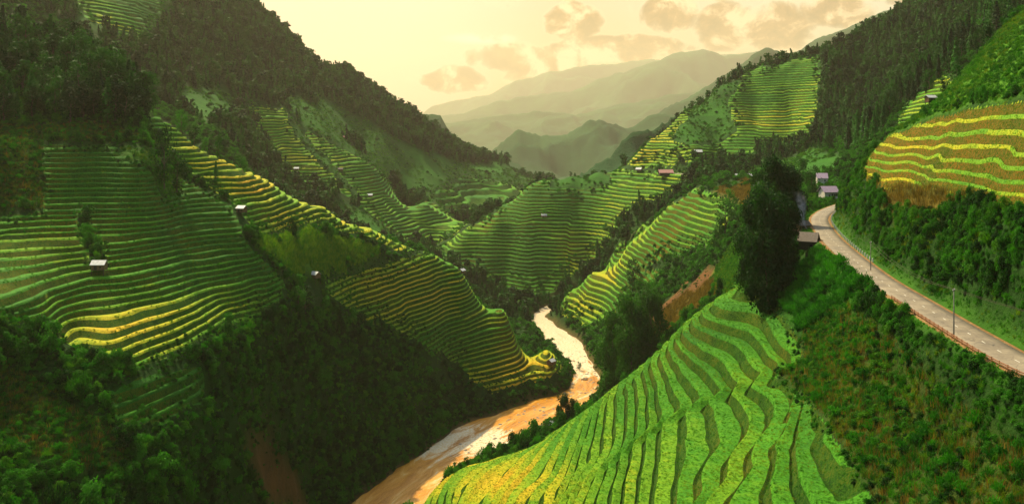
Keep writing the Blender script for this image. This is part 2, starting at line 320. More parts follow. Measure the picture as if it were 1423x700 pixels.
# distances are compressed with range so that near and far control points weigh alike
def warp(x, y):
    r = np.maximum(np.hypot(x, y - 20), 60.0); k = 300.0 * np.log(r / 60.0 + 1.0) / r
    return np.stack([x * k * 1.35, (y - 20) * k], -1)
KC = 8.0
def kern(A, B): 
    d = ((A[:, None, 0] - B[None, :, 0]) ** 2 + (A[:, None, 1] - B[None, :, 1]) ** 2)
    return np.sqrt(d + KC * KC)
Q = warp(CP[:, 0], CP[:, 1]); n = len(CP)
A = np.zeros((n + 1, n + 1)); A[:n, :n] = kern(Q, Q) - np.eye(n) * 2.0; A[:n, n] = 1; A[n, :n] = 1
WGT = np.linalg.solve(A, np.append(CP[:, 2], 0))
def polydist(x, y, P):
    best = np.full(x.shape, 1e9); bi = np.zeros(x.shape)
    for i in range(len(P) - 1):
        ax, ay = P[i][:2]; bx, by = P[i + 1][:2]; ex, ey = bx - ax, by - ay
        t = np.clip(((x - ax) * ex + (y - ay) * ey) / (ex * ex + ey * ey), 0, 1)
        d = np.hypot(x - ax - t * ex, y - ay - t * ey); m = d < best; best = np.where(m, d, best); bi = np.where(m, i + t, bi)
    return best, bi
def sstep(a, b, v): t = np.clip((v - a) / (b - a), 0, 1); return t * t * (3 - 2 * t)
def H(x, y):
    x = np.atleast_1d(np.asarray(x, float)); y = np.atleast_1d(np.asarray(y, float)); sh = x.shape; x = x.ravel(); y = y.ravel()
    z = np.empty(len(x))
    for i in range(0, len(x), 40000):
        q = warp(x[i:i + 40000], y[i:i + 40000]); z[i:i + 40000] = kern(q, Q) @ WGT[:n] + WGT[n]
    far = sstep(500, 1100, y)
    z += fbm(x, y, 60, 4, 3) * (1.6 + 5 * far) + fbm(x, y, 170, 3, 9) * 9 * far
    m = y < 950; xm, ym = x[m], y[m]; zm = z[m]
    d, i = polydist(xm, ym, RIVp); hw = np.interp(i, np.arange(len(RIVp)), RIVp[:, 2])
    zm = np.maximum(zm, np.where(d > hw, np.minimum(0.4 + (d - hw) * 0.25, 4), -9)) 
    k = sstep(0.75, 2.1, d / (hw + fbm(xm, ym, 14, 3, 5) * 2.5)); zm = -1.6 * (1 - k) + zm * k
    for bx_, by_, br_ in BARS:
        dd = np.hypot((xm - bx_), (ym - by_)) / br_ + fbm(xm, ym, 4, 2, 55) * 0.4; zm = zm + np.where(zm < 3, 2.0 * (1 - sstep(0.5, 1.2, dd)), 0)
    d, i = polydist(xm, ym, ROADp); k = sstep(3.9, 8.5, d); zm = (ROAD_Z - 0.12) * (1 - k) + zm * k
    d, i = polydist(xm, ym, FROADp); k = sstep(5, 20, d); zf = np.interp(i, np.arange(len(FROADp)), FZ) if FZ is not None else zm
    zm = zf * (1 - k) + zm * k
    z[m] = zm
    return z.reshape(sh)
FZ = None
FZ = np.full(len(FROADp), 115.6)
def inpoly(px, py, P):
    P = np.asarray(P, float); c = np.zeros(px.shape, bool); j = len(P) - 1
    for i in range(len(P)):
        xi, yi = P[i]; xj, yj = P[j]
        if yi != yj: c ^= ((yi > py) != (yj > py)) & (px < (xj - xi) * (py - yi) / (yj - yi) + xi)
        j = i
    return c
def proj(x, y, z): return CX + x / y * F, HZ + (CZ - z) / y * F
def ground(px, py, Yg, span=0.3):
    """The ground point seen at (px, py) nearest to distance Yg."""
    ys = np.linspace(Yg * (1 - span), Yg * (1 + span), 160); xs = (px - CX) / F * ys; zr = CZ - (py - HZ) / F * ys
    d = zr - H(xs, ys); s = np.where(np.sign(d[:-1]) != np.sign(d[1:]))[0]
    if len(s) == 0: i = int(np.argmin(np.abs(d))); return Vector((xs[i], ys[i], zr[i] - d[i]))
    i = s[np.argmin(np.abs(ys[s] - Yg))]; t = d[i] / (d[i] - d[i + 1]); y = ys[i] + t * (ys[i + 1] - ys[i])
    x = (px - CX) / F * y; return Vector((x, y, float(H(x, y)[0])))

# terrace areas: name, polygon in the photograph, distance range, step height, bank share, ripeness, red soil, label
TER = [
 ('left', [(-260, 300), (0, 297), (60, 292), (58, 200), (215, 202), (225, 235), (258, 248), (325, 285), (345, 335), (404, 392), (398, 415), (380, 440), (330, 462), (250, 492), (195, 522), (170, 500), (120, 492), (50, 455), (0, 452), (-260, 445)], (200, 415), 1.75, .42, .26, 0.2),
 ('crest', [(190, 140), (240, 165), (450, 262), (610, 340), (600, 362), (556, 354), (500, 325), (490, 330), (430, 316), (350, 337), (333, 290), (262, 245), (232, 215), (205, 175)], (355, 520), 2.2, .34, .52, 0.1),
 ('spur', [(442, 386), (520, 362), (556, 352), (612, 345), (700, 392), (760, 450), (806, 530), (792, 546), (740, 556), (695, 562), (640, 520), (590, 505), (520, 462), (450, 412)], (375, 560), 2.2, .42, .43, 0.2),
 ('far', [(335, 138), (395, 150), (410, 168), (500, 218), (660, 312), (618, 348), (560, 335), (480, 272), (430, 262), (400, 240), (370, 205)], (800, 1080), 3.1, .42, .42, 0.1),
 ('knoll', [(590, 352), (690, 290), (735, 255), (760, 243), (860, 232), (965, 236), (962, 265), (905, 298), (880, 326), (780, 395), (765, 432), (745, 435), (700, 405), (650, 372)], (785, 990), 3.2, .45, .28, 0.15),
 ('backhill', [(868, 228), (930, 160), (985, 120), (1020, 130), (1030, 100), (1140, 75), (1140, 140), (1128, 200), (1055, 205), (1040, 238), (950, 236), (880, 236)], (640, 1030), 3.0, .45, .36, 0.1),
 ('mid', [(776, 402), (830, 360), (880, 322), (968, 258), (1030, 280), (1010, 320), (985, 345), (900, 372), (930, 372), (905, 398), (862, 420), (850, 462), (792, 458), (768, 440)], (470, 770), 3.3, .38, .38, 0.2),
 ('right', [(1182, 268), (1200, 235), (1230, 190), (1290, 168), (1350, 146), (1423, 138), (1750, 60), (1750, 380), (1423, 296), (1330, 278), (1310, 268), (1250, 266)], (90, 300), 2.5, .80, .70, 0.8),
 ('near', [(560, 720), (590, 683), (640, 650), (740, 618), (850, 538), (930, 468), (1012, 388), (1042, 380), (1112, 470), (1118, 500), (1078, 520), (1130, 560), (1215, 690), (1260, 900), (480, 900)], (60, 345), 2.55, .30, .33, 0.1),
 ('side', [(1238, 186), (1252, 148), (1312, 100), (1330, 112), (1290, 170)], (430, 620), 2.6, .42, .3, 0.0),
 ('upper', [(85, -40), (120, 30), (200, 62), (235, 20), (230, -40)], (600, 950), 4.2, .45, .3, 0.0),
 ('wild', [(150, 540), (190, 520), (280, 500), (290, 560), (230, 600), (160, 590)], (190, 300), 2.6, .5, .1, 0.2),
 ('valley', [(590, 270), (640, 240), (745, 262), (735, 285), (690, 296), (620, 296)], (1080, 1560), 7.0, .5, .2, 0.0),
]
# ------------------------------------------------------------------ terrain grid
STEPX = 4.0
pxs = np.arange(-560, 2000, STEPX); pxs = np.where(np.abs(pxs - CX) > 860, CX + np.sign(pxs - CX) * (860 + (np.abs(pxs - CX) - 860) * 3.0), pxs)
ys = [14.0]
while ys[-1] < 2000: ys.append(ys[-1] + max(0.55, ys[-1] * (0.0055 if ys[-1] < 640 else 0.0068)))
ys = np.array(ys)
GY, GPX = np.meshgrid(ys, pxs, indexing='ij'); GX = (GPX - CX) / F * GY
GZ = H(GX, GY)
PX, PY = proj(GX, GY, GZ)
nr, nc = GX.shape
print('grid', nr, nc, 't', round(time.time() - T0, 1))
reg = np.zeros((nr, nc), np.int16)
for i, t in enumerate(TER):
    jx = fbm(GX, GY, 12, 2, 40) * 5; mk = inpoly(PX + jx, PY + jx * 0.5, t[1]) & (GY > t[2][0]) & (GY < t[2][1]); reg[mk] = i + 1
HOLES = [(6, 7, [(962, 155), (985, 132), (1008, 138), (1022, 180), (1005, 195), (950, 200), (940, 188)]), (6, 1, [(940, 228), (1064, 230), (1064, 256), (960, 256), (930, 244)]),
 (5, 7, [(762, 258), (775, 246), (795, 234), (830, 234), (845, 246), (846, 256), (800, 262)]), (5, 1, [(880, 292), (940, 275), (905, 312), (865, 362), (835, 385), (845, 340)]),
 (1, 2, [(160, 206), (250, 215), (250, 262), (222, 266), (214, 232)]), (1, 0, [(106, 300), (118, 300), (138, 366), (128, 366)]), (3, 0, [(520, 458), (526, 452), (640, 520), (634, 526)]), (4, 7, [(398, 168), (404, 168), (470, 240), (500, 275), (494, 276), (458, 240)])]
hk = np.zeros((nr, nc), np.int8)
for ri_, kd_, P_ in HOLES:
    mk = inpoly(PX + fbm(GX, GY, 14, 2, 47) * 6, PY, P_) & (reg == ri_); reg[mk] = 0; hk[mk] = kd_ + 1
rd = polydist(GX.ravel(), GY.ravel(), ROADp)[0].reshape(GX.shape); reg[rd < 9] = 0
rv = polydist(GX.ravel(), GY.ravel(), RIVp)[0].reshape(GX.shape); reg[(rv < 24) & (GZ < 6)] = 0
same = np.ones((nr, nc), bool)
for dy_ in (-1, 0, 1):
    for dx_ in (-1, 0, 1): same &= np.roll(np.roll(reg, dy_, 0), dx_, 1) == reg
same[0] = same[-1] = False; same[:, 0] = same[:, -1] = False
wt = (same & (reg > 0)).astype(float)
er = wt.copy()
for dy_ in (-1, 0, 1):
    for dx_ in (-1, 0, 1): er = np.minimum(er, np.roll(np.roll(wt, dy_, 0), dx_, 1))
wt = wt * (0.35 + 0.65 * sum(np.roll(np.roll(er, i_, 0), j_, 1) for i_ in (-1, 0, 1) for j_ in (-1, 0, 1)) / 9)
stepv = np.array([1.0] + [t[3] for t in TER])[reg]
# paddy blocks: neighbouring families of terraces are offset against each other along paths
def cells(x, y, sx_, sy_, s):
    wx = x + fbm(x, y, 40, 2, s + 5) * 14; wy = y + fbm(x, y, 40, 2, s + 6) * 14
    return wx / sx_, wy / sy_
u, v = cells(GX, GY, 38, 50, 60)
def stepnoise(u, v, s, sharp):
    iu = np.floor(u); fu = np.clip((u - iu - 0.5) * sharp + 0.5, 0, 1); iv = np.floor(v); fv = np.clip((v - iv - 0.5) * sharp + 0.5, 0, 1)
    a = h2(iu, iv, s); b = h2(iu + 1, iv, s); c = h2(iu, iv + 1, s); d = h2(iu + 1, iv + 1, s)
    return (a + (b - a) * fu) * (1 - fv) + (c + (d - c) * fu) * fv
phi = stepnoise(u, v * 0.6, 71, 14) * np.where(reg == 9, 0.9, 0.7) + fbm(GX, GY, 30, 3, 80) * 0.35 + fbm(GX, GY, 9, 2, 81) * 0.10 * (GY < 420)
phi += 0.5 * (vnoise(GZ / stepv * 0.75, GZ * 0 + 3.3, 90) - 0.5) * np.where(reg > 0, 1, 0) + 0.22 * (vnoise(GX / 16, GY / 16, 91) - 0.5)
gv = GZ / stepv + phi
ground_kind = np.zeros((nr, nc), np.int8)      # 0 jungle, 1 forest, 2 grass slope, 3 dry stalks, 4 maize, 5 soil, 6 bamboo, 7 meadow, 8 thin
ground_kind[GY > 600] = 1
KINDS = [
 (7, [(430, 125), (500, 165), (590, 212), (690, 236), (755, 256), (690, 300), (610, 292), (560, 250), (500, 200), (440, 170)], (1000, 1700)),
 (7, [(500, 178), (545, 205), (590, 262), (620, 250), (640, 225), (700, 228), (757, 250), (745, 275), (690, 300), (640, 305), (560, 262), (500, 215)], (1020, 1700)),
 (7, [(395, 130), (450, 150), (480, 195), (520, 230), (440, 190), (405, 160)], (980, 1250)),
 (7, [(255, 120), (320, 128), (330, 160), (280, 170), (250, 150)], (650, 1000)),
 (7, [(80, -60), (110, 35), (205, 65), (240, 10), (240, -60)], (560, 1050)),
 (7, [(455, 270), (520, 300), (600, 340), (560, 345), (500, 320), (470, 300)], (600, 950)),
 (7, [(840, 232), (960, 120), (1000, 108), (1060, 95), (1020, 130), (1020, 190), (930, 235)], (650, 1000)),
 (7, [(1040, 240), (1060, 205), (1130, 205), (1180, 225), (1160, 245), (1080, 250)], (560, 760)),
 (2, [(1180, 262), (1240, 180), (1290, 120), (1423, 10), (1423, -80), (1800, -80), (1800, 140), (1423, 138), (1350, 146), (1290, 168)], (90, 330)),
 (3, [(1215, 252), (1250, 262), (1310, 266), (1345, 285), (1320, 305), (1270, 302), (1230, 290)], (120, 300)),
 (8, [(1040, 470), (1110, 470), (1170, 430), (1260, 500), (1330, 560), (1423, 640), (1500, 720), (1260, 900), (1215, 700), (1130, 560), (1080, 520)], (80, 240)),
 (4, [(352, 338), (430, 318), (490, 332), (530, 350), (510, 360), (440, 384), (410, 384)], (340, 480)),
 (8, [(0, 205), (60, 200), (62, 292), (0, 297), (-200, 300), (-200, 200)], (290, 345)),
 (8, [(0, 178), (140, 168), (200, 190), (55, 200), (0, 204), (-200, 200), (-200, 178)], (300, 360)),
 (8, [(-100, 520), (30, 515), (90, 560), (170, 600), (165, 650), (100, 650), (-100, 600)], (170, 250)),
 (5, [(345, 605), (370, 610), (395, 635), (428, 700), (430, 760), (385, 760), (372, 690), (345, 640)], (240, 360)),
 (8, [(420, 700), (380, 700), (345, 650), (335, 600), (350, 640), (372, 690), (385, 760), (430, 760)], (240, 360)),
 (3, [(990, 268), (1045, 252), (1060, 275), (1040, 300), (1010, 280)], (440, 660)),
 (5, [(885, 452), (930, 410), (985, 372), (1005, 372), (960, 425), (905, 470)], (400, 560)),
 (3, [(900, 440), (1000, 385), (1010, 400), (940, 455), (905, 480)], (300, 480)),
 (2, [(990, 400), (1000, 350), (1030, 330), (1035, 400), (1010, 420)], (230, 450)),
 (6, [(1085, 400), (1125, 355), (1215, 390), (1205, 420), (1150, 445), (1110, 470), (1070, 440)], (150, 290)),
]
for k, P_, (a, b) in KINDS:
    jx = fbm(GX, GY, 10, 2, 41) * 8; ground_kind[inpoly(PX + jx, PY + jx, P_) & (GY > a) & (GY < b)] = k
ground_kind[hk > 0] = hk[hk > 0] - 1
ground_kind[(GZ < 0.7) & (GY < 900)] = 9
ground_kind[(rd < 4.8) | ((rd < 5.4) & (GZ > ROAD_Z + 0.3) & (GY < 300))] = 10
ground_kind[reg > 0] = 11

# triangles
idx = np.arange(nr * nc).reshape(nr, nc)
a = idx[:-1, :-1].ravel(); b = idx[:-1, 1:].ravel(); c = idx[1:, 1:].ravel(); d = idx[1:, :-1].ravel()
TRI = np.concatenate([np.stack([a, b, c], 1), np.stack([a, c, d], 1)])
X_, Y_, Z_, W_, GV, PH = (q.ravel() for q in (GX, GY, GZ, wt, gv, phi))
RG = reg.ravel(); GK = ground_kind.ravel()
ter = W_[TRI].max(1) > 0
plain = TRI[~ter]; TT = TRI[ter]; treg = RG[TT].max(1)
print('tris plain', len(plain), 'terrace base', len(TT))
# plain ground: one object per kind of cover
vk = GK[plain]; vk = np.where(vk == 11, 0, vk); fk = vk.max(1)
uv_, inv = np.unique(plain, return_inverse=True); inv = inv.reshape(plain.shape)
KCOL = np.array([(.012, .045, .003), (.010, .040, .003), (.05, .15, .004), (.12, .09, .01), (.07, .16, .006), (.11, .05, .014), (.02, .09, .003), (.02, .095, .004), (.035, .06, .006), (.13, .07, .025), (.03, .10, .005), (.012, .045, .003)])
cmap = KCOL[ground_kind]
for _ in range(2): cmap = sum(np.roll(cmap, q, 0) + np.roll(cmap, q, 1) for q in (-1, 0, 1)) / 6
cmap = cmap.reshape(-1, 3)
o = bpy.data.objects.new('ground', mesh_np('ground', np.stack([X_[uv_], Y_[uv_], Z_[uv_]], 1), inv, [M['ground']], True)); link(o)
ca = np.ones((len(uv_), 4), np.float32); ca[:, :3] = cmap[uv_]; o.data.attributes.new('cover', 'FLOAT_COLOR', 'POINT').data.foreach_set('color', ca.ravel())
props(o, 'green hillsides of the valley under shrubs and forest', None, None, 'structure')

# terraces: every triangle is cut at the foot and at the lip of each step, so banks and paddies meet in crisp contour lines
ORDER = np.argsort(GV[TT], axis=1); TS = np.take_along_axis(TT, ORDER, 1)
bs = np.array([0.3] + [t[4] for t in TER])[treg]
G3 = GV[TS]; k0 = np.floor(G3[:, 0]).astype(int); k1 = np.floor(G3[:, 2]).astype(int)
ATT = np.stack([X_, Y_, Z_, W_, GV, PH], 1)
outV, outR, outK, outP = [], [], [], []
kk = 0
while True:
    for part in (0, 1, 2, 3):
        sel = k0 + kk <= k1
        if not sel.any(): break
        ts = TS[sel]; g3 = G3[sel]; kb = (k0 + kk)[sel]; b_ = bs[sel]
        b0 = b_ * 0.72
        lo = kb + (0, b0, b_, 0.88)[part]; hi = kb + (b0, b_, 0.88, 1.0)[part]
        ok = (hi > g3[:, 0]) & (lo < g3[:, 2]); ts, g3, kb, lo, hi = ts[ok], g3[ok], kb[ok], lo[ok], hi[ok]
        rgn = treg[sel][ok]
        lo = np.clip(lo, g3[:, 0], g3[:, 2]); hi = np.clip(hi, g3[:, 0], g3[:, 2])
        A0, A1, A2 = ATT[ts[:, 0]], ATT[ts[:, 1]], ATT[ts[:, 2]]
        e = 1e-12
        def lng(t): f = ((t - g3[:, 0]) / (g3[:, 2] - g3[:, 0] + e))[:, None]; return A0 + (A2 - A0) * f
        def sht(t):
            f1 = ((t - g3[:, 0]) / (g3[:, 1] - g3[:, 0] + e))[:, None]; f2 = ((t - g3[:, 1]) / (g3[:, 2] - g3[:, 1] + e))[:, None]
            return np.where((t < g3[:, 1])[:, None], A0 + (A1 - A0) * np.clip(f1, 0, 1), A1 + (A2 - A1) * np.clip(f2, 0, 1))
        Llo, Slo, Shi, Lhi = lng(lo), sht(lo), sht(hi), lng(hi)
        Mid = np.where(((g3[:, 1] > lo) & (g3[:, 1] < hi))[:, None], A1, Shi)
        for tri in ((Llo, Slo, Mid), (Llo, Mid, Shi), (Llo, Shi, Lhi)):
            q = np.stack(tri, 1)
            cr = (q[:, 1, 0] - q[:, 0, 0]) * (q[:, 2, 1] - q[:, 0, 1]) - (q[:, 1, 1] - q[:, 0, 1]) * (q[:, 2, 0] - q[:, 0, 0])
            keep = np.abs(cr) > 1e-4; q = q[keep]; fl = cr[keep] < 0
            q[fl] = q[fl][:, ::-1]
            outV.append(q); outR.append(rgn[keep]); outK.append(kb[keep]); outP.append(np.full(len(q), part))
    kk += 1
    if not (k0 + kk <= k1).any(): break
V3 = np.concatenate(outV); RR = np.concatenate(outR); KK = np.concatenate(outK); PP = np.concatenate(outP)
print('terrace tris', len(V3), 't', round(time.time() - T0, 1))
stp = np.array([1.0] + [t[3] for t in TER])
BKS = np.array([0.3] + [t[4] for t in TER])
def terr(fr, bb):       # height profile of one step: bare bank, front of the rice, paddy leaning a little inwards, groove shaped for a shadow line
    u = fr / bb; return np.minimum(u / 0.72, 1) * 0.92 - 0.18 + np.clip((u - 0.72) / 0.28, 0, 1) * 0.34 - np.clip((fr - bb) / (0.88 - bb), 0, 1) * 0.08 - np.clip((fr - 0.88) / 0.12, 0, 1) * 0.18
def tz(q, k, part, rgn):
    s = stp[rgn][:, None]; bb = np.array([0.3] + [t[4] for t in TER])[rgn][:, None]
    fr = q[..., 4] - k[:, None]
    T = terr(fr, bb)
    z = (k[:, None] + T - q[..., 5]) * s - s * 0.45
    return z * q[..., 3] + q[..., 2] * (1 - q[..., 3])
Zt = tz(V3, KK, PP, RR)
def ripe_of(x, y, k, rgn):
    base = np.array([0] + [t[5] for t in TER])[rgn]
    hsh = h2(k * 7 + 3, np.floor(x / 38 + fbm(x, y, 50, 2, 8)) + rgn * 31, 5)
    v = base + fbm(x, y, 70, 3, 21) * 0.45 + (hsh - 0.5) * 0.32
    px, py = proj(x, y, H0(x, y))
    def spot(cx, cy, rx, ry, a): return a * np.exp(-(((px - cx) / rx) ** 2 + ((py - cy) / ry) ** 2))
    v = v + np.where(rgn == 1, spot(200, 455, 150, 50, .55) + spot(60, 420, 110, 50, -.12) + spot(330, 430, 80, 30, .25), 0)
    v = v + np.where(rgn == 9, spot(680, 670, 110, 45, .45) + spot(1010, 620, 130, 70, .12), 0)
    v = v + np.where(rgn == 2, spot(360, 250, 110, 60, .25) - spot(210, 165, 50, 40, .3), 0)
    v = v + np.where(rgn == 3, spot(560, 400, 90, 40, .3) + spot(620, 470, 60, 30, -.3) + spot(760, 510, 70, 50, .4), 0)
    return np.clip(v, 0.02, 1)
def H0(x, y):      # quick height for colour lookups: bilinear in the grid
    fi = np.clip(np.interp(y, ys, np.arange(nr)), 0, nr - 1.001); fj = np.clip(np.interp(CX + x / y * F, pxs, np.arange(nc)), 0, nc - 1.001)
    i = fi.astype(int); j = fj.astype(int); a = fi - i; b = fj - j
    return GZ[i, j] * (1 - a) * (1 - b) + GZ[i + 1, j] * a * (1 - b) + GZ[i, j + 1] * (1 - a) * b + GZ[i + 1, j + 1] * a * b
TLAB = {
 'left': 'terraced green hillside around the grey-roofed field hut', 'crest': 'terraces along the left hill crest, yellow edges', 'spur': 'yellow and green terraces on the spur above the river bend',
 'far': 'distant terraced slope below the big left mountain', 'knoll': 'dark green terraced knoll in the middle of the valley', 'backhill': 'pale terraced hill left of the conifer forest',
 'mid': 'terraced ridge running down to the narrow end of the river', 'right': 'golden terraces with red banks above the road', 'near': 'broad green terraces of the nearest spur', 'side': 'small green terraces beyond the right hill crest',
 'upper': 'hazy terraced field at the top left', 'wild': 'overgrown terraces below the left paddies', 'valley': 'faint terraces on the hazy slope at the valley bottom'}
nband = 0
for ri, t in enumerate(TER, 1):
    root = bpy.data.objects.new('terraced_hillside', None); COL.objects.link(root); props(root, TLAB[t[0]], None, None, 'structure')
    big = t[0] not in ('valley',)
    selr = RR == ri
    if not selr.any(): print('empty', t[0]); continue
    ks = KK[selr]; q = V3[selr]; z = Zt[selr]; pp = PP[selr]
    groups = np.unique(ks) if big else [None]
    for kb in groups:
        s = (ks == kb) if kb is not None else np.ones(len(ks), bool)
        if s.sum() < 3: continue
        P3 = np.stack([q[s][..., 0], q[s][..., 1], z[s]], -1).reshape(-1, 3); mt_ = np.array([0, 1, 1, 0])[pp[s]]; pt = np.repeat(mt_ + (pp[s] == 3) * 2, 3)  # inner groove takes the dark bank colour as painted shadow below the next riser
        key = np.concatenate([np.round(P3 * 200).astype(np.int64), pt[:, None]], 1)
        key = key[:, 0] * 1000003 + key[:, 1] * 7919 * 1009 + key[:, 2] * 31 + key[:, 3]
        _, first, iv = np.unique(key, return_index=True, return_inverse=True)
        Vv = P3[first]; me = mesh_np('terrace', Vv, iv.reshape(-1, 3), [M['bank'], M['paddy']], True, mt_)
        o = link(bpy.data.objects.new('terrace', me), root); nband += 1
        kq = np.full(len(Vv), int(kb) if kb is not None else 0)
        rp = ripe_of(Vv[:, 0], Vv[:, 1], kq, np.full(len(Vv), ri))
        me.attributes.new('ripe', 'FLOAT', 'POINT').data.foreach_set('value', rp.astype(np.float32))
        sl = np.clip(t[6] + fbm(Vv[:, 0], Vv[:, 1], 25, 3, 77) * 0.5, 0, 1)
        me.attributes.new('soil', 'FLOAT', 'POINT').data.foreach_set('value', sl.astype(np.float32))
print('bands', nband, 't', round(time.time() - T0, 1))
# EOF-TERRAIN
def gridlook(x, y, arr):
    fi = np.clip(np.interp(y, ys, np.arange(nr)), 0, nr - 1.001); fj = np.clip(np.interp(CX + x / y * F, pxs, np.arange(nc)), 0, nc - 1.001)
    i = fi.astype(int); j = fj.astype(int); a = fi - i; b = fj - j
    return arr[i, j] * (1 - a) * (1 - b) + arr[i + 1, j] * a * (1 - b) + arr[i, j + 1] * (1 - a) * b + arr[i + 1, j + 1] * a * b
def TZ(x, y):          # height of the finished surface, terraces included; also the position within the step
    x = np.atleast_1d(np.asarray(x, float)); y = np.atleast_1d(np.asarray(y, float))
    z = gridlook(x, y, GZ); w = gridlook(x, y, wt); gq = gridlook(x, y, gv); pq = gridlook(x, y, phi); sq = gridlook(x, y, stepv)
    fi = np.clip(np.rint(np.interp(y, ys, np.arange(nr))), 0, nr - 1).astype(int); fj = np.clip(np.rint(np.interp(CX + x / y * F, pxs, np.arange(nc))), 0, nc - 1).astype(int)
    rg = reg[fi, fj]; k = np.floor(gq); fr = gq - k; bb = BKS[rg]
    zt = (k + terr_v(fr, bb) - pq) * sq - sq * 0.45
    return np.where(w > 0, zt * w + z * (1 - w), z), fr / bb, rg
def terr_v(fr, bb):
    u = fr / bb
    return np.minimum(u / 0.72, 1) * 0.92 - 0.18 + np.clip((u - 0.72) / 0.28, 0, 1) * 0.34 - np.clip((fr - bb) / (0.88 - bb), 0, 1) * 0.08 - np.clip((fr - 0.88) / 0.12, 0, 1) * 0.18
def spot(px, py, Yg, span=0.3):
    p = ground(px, py, Yg, span); p.z = float(TZ(p.x, p.y)[0][0]); return p

# ------------------------------------------------------------------ river
m, gg, out = mat('muddy_water'); P = worldpos(gg)
at = gg.n('ShaderNodeAttribute', attribute_name='flow').outputs['Vector']
n1 = gg.noise(at, 1.0, 6, 0.65, 0.8); n2 = gg.noise(P, 0.9, 4, 0.7)
c = gg.ramp(n1, [(0.3, (0.38, 0.14, 0.010)), (0.5, (0.62, 0.27, 0.03)), (0.68, (0.76, 0.45, 0.12))])
rap_glare = gg.mr(gg.m('ADD', n1, gg.m('MULTIPLY', gg.n('ShaderNodeAttribute', attribute_name='rapid_glare').outputs['Fac'], 0.34)), 0.60, 0.76)
c = gg.mix(gg.m('MULTIPLY', rap_glare, gg.mr(n2, 0.3, 0.55)), c, (0.80, 0.68, 0.48))  # pale foam colour: rapids upstream, painted sun glare at the near bend
p = principled(gg, out, c, 0.16, gg.m('ADD', gg.m('MULTIPLY', n1, 1.6), n2), 0.5, 0.6, 0.6); M['water'] = m
V = []; Fc = []; fl = []; rpd_glare = []
tang = np.gradient(RIVp[:, :2], axis=0); tang /= np.linalg.norm(tang, axis=1)[:, None]
cum = np.concatenate([[0], np.cumsum(np.linalg.norm(np.diff(RIVp[:, :2], axis=0), axis=1))])
nw = 9
for i in range(len(RIVp)):
    for j in range(nw):
        o_ = (j / (nw - 1) - 0.5) * 2 * (RIVp[i, 2] * 2.0 + 3)
        V.append((RIVp[i, 0] - tang[i, 1] * o_, RIVp[i, 1] + tang[i, 0] * o_, 0.0)); fl.append((o_ * 0.16, cum[i] * 0.035, 0)); rpd_glare.append(float(max(sstep(470, 640, RIVp[i, 1]), 1 - abs(RIVp[i, 1] - 432) / 34)))  # first term real rapids, second paints sun glare onto the bend
for i in range(len(RIVp) - 1):
    for j in range(nw - 1): q = i * nw + j; Fc.append((q, q + 1, q + nw + 1, q + nw))
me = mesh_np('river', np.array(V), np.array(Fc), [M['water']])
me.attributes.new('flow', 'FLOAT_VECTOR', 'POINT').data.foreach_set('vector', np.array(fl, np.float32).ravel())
me.attributes.new('rapid_glare', 'FLOAT', 'POINT').data.foreach_set('value', np.array(rpd_glare, np.float32))
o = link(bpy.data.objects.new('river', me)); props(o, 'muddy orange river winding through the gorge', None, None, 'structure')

# ------------------------------------------------------------------ roads
m, gg, out = mat('worn_asphalt'); P = worldpos(gg)
n1 = gg.noise(P, 0.25, 4, 0.6); n2 = gg.noise(P, 2.5, 4, 0.7)
c = gg.ramp(gg.m('ADD', gg.m('MULTIPLY', n1, 0.6), gg.m('MULTIPLY', n2, 0.4)), [(0.35, (0.14, 0.11, 0.08)), (0.65, (0.27, 0.22, 0.155))])
vo = gg.n('ShaderNodeTexVoronoi', feature='DISTANCE_TO_EDGE'); gg.put(vo.inputs['Vector'], gg.vm('ADD', P, gg.noise(P, 0.6, 3, 0.6, 0, True))); vo.inputs['Scale'].default_value = 0.35
c = gg.mix(gg.mr(vo.outputs['Distance'], 0.0, 0.025, 0.6, 0.0), c, (0.07, 0.055, 0.04)); c = gg.mix(gg.mr(gg.noise(P, 0.13, 2), 0.56, 0.60, 0.0, 0.35), c, (0.12, 0.10, 0.08))
principled(gg, out, c, 0.8, n2, 0.02, 0.5); M['asphalt'] = m
M['dust'] = ground_mat('road_shoulder', ((0.14, 0.08, 0.03), (0.24, 0.13, 0.05), (0.30, 0.20, 0.09)), 0.3)
m, gg, out = mat('white_paint'); P = worldpos(gg)
principled(gg, out, gg.ramp(gg.noise(P, 3, 4, 0.7), [(0.35, (0.4, 0.36, 0.3)), (0.6, (0.75, 0.72, 0.65))]), 0.7); M['white'] = m
def ribbon(name, Pth, offs, z, mat_, zarr=None):
    tg = np.gradient(Pth, axis=0); tg /= np.linalg.norm(tg, axis=1)[:, None]; V = []; Fc = []
    for i in range(len(Pth)):
        for (o_, dz_) in offs: V.append((Pth[i, 0] - tg[i, 1] * o_, Pth[i, 1] + tg[i, 0] * o_, (z if zarr is None else zarr[i]) + dz_))
    k = len(offs)
    for i in range(len(Pth) - 1):
        for j in range(k - 1): q = i * k + j; Fc.append((q, q + 1, q + k + 1, q + k))
    return link(bpy.data.objects.new(name, mesh_np(name, np.array(V), np.array(Fc), [mat_], False)))
Rt = ROADp
o = ribbon('road', Rt, [(-2.9, -0.25), (-2.9, 0.03), (-1.4, 0.06), (0, 0.08), (1.4, 0.06), (2.9, 0.03), (2.9, -0.25)], ROAD_Z, M['asphalt']); props(o, 'pale worn asphalt road curving round the hillside', None, None, 'structure')
for sgn in (-1, 1):
    o = ribbon('road_shoulder', Rt, [(sgn * 2.85, -0.02), (sgn * 3.5, 0.0), (sgn * 4.0, -0.2)][::sgn], ROAD_Z, M['dust']); props(o, ('dusty outer' if sgn < 0 else 'dusty inner') + ' shoulder of the pale road', None, None, 'structure')
fz = np.full(len(FROADp), 115.6)
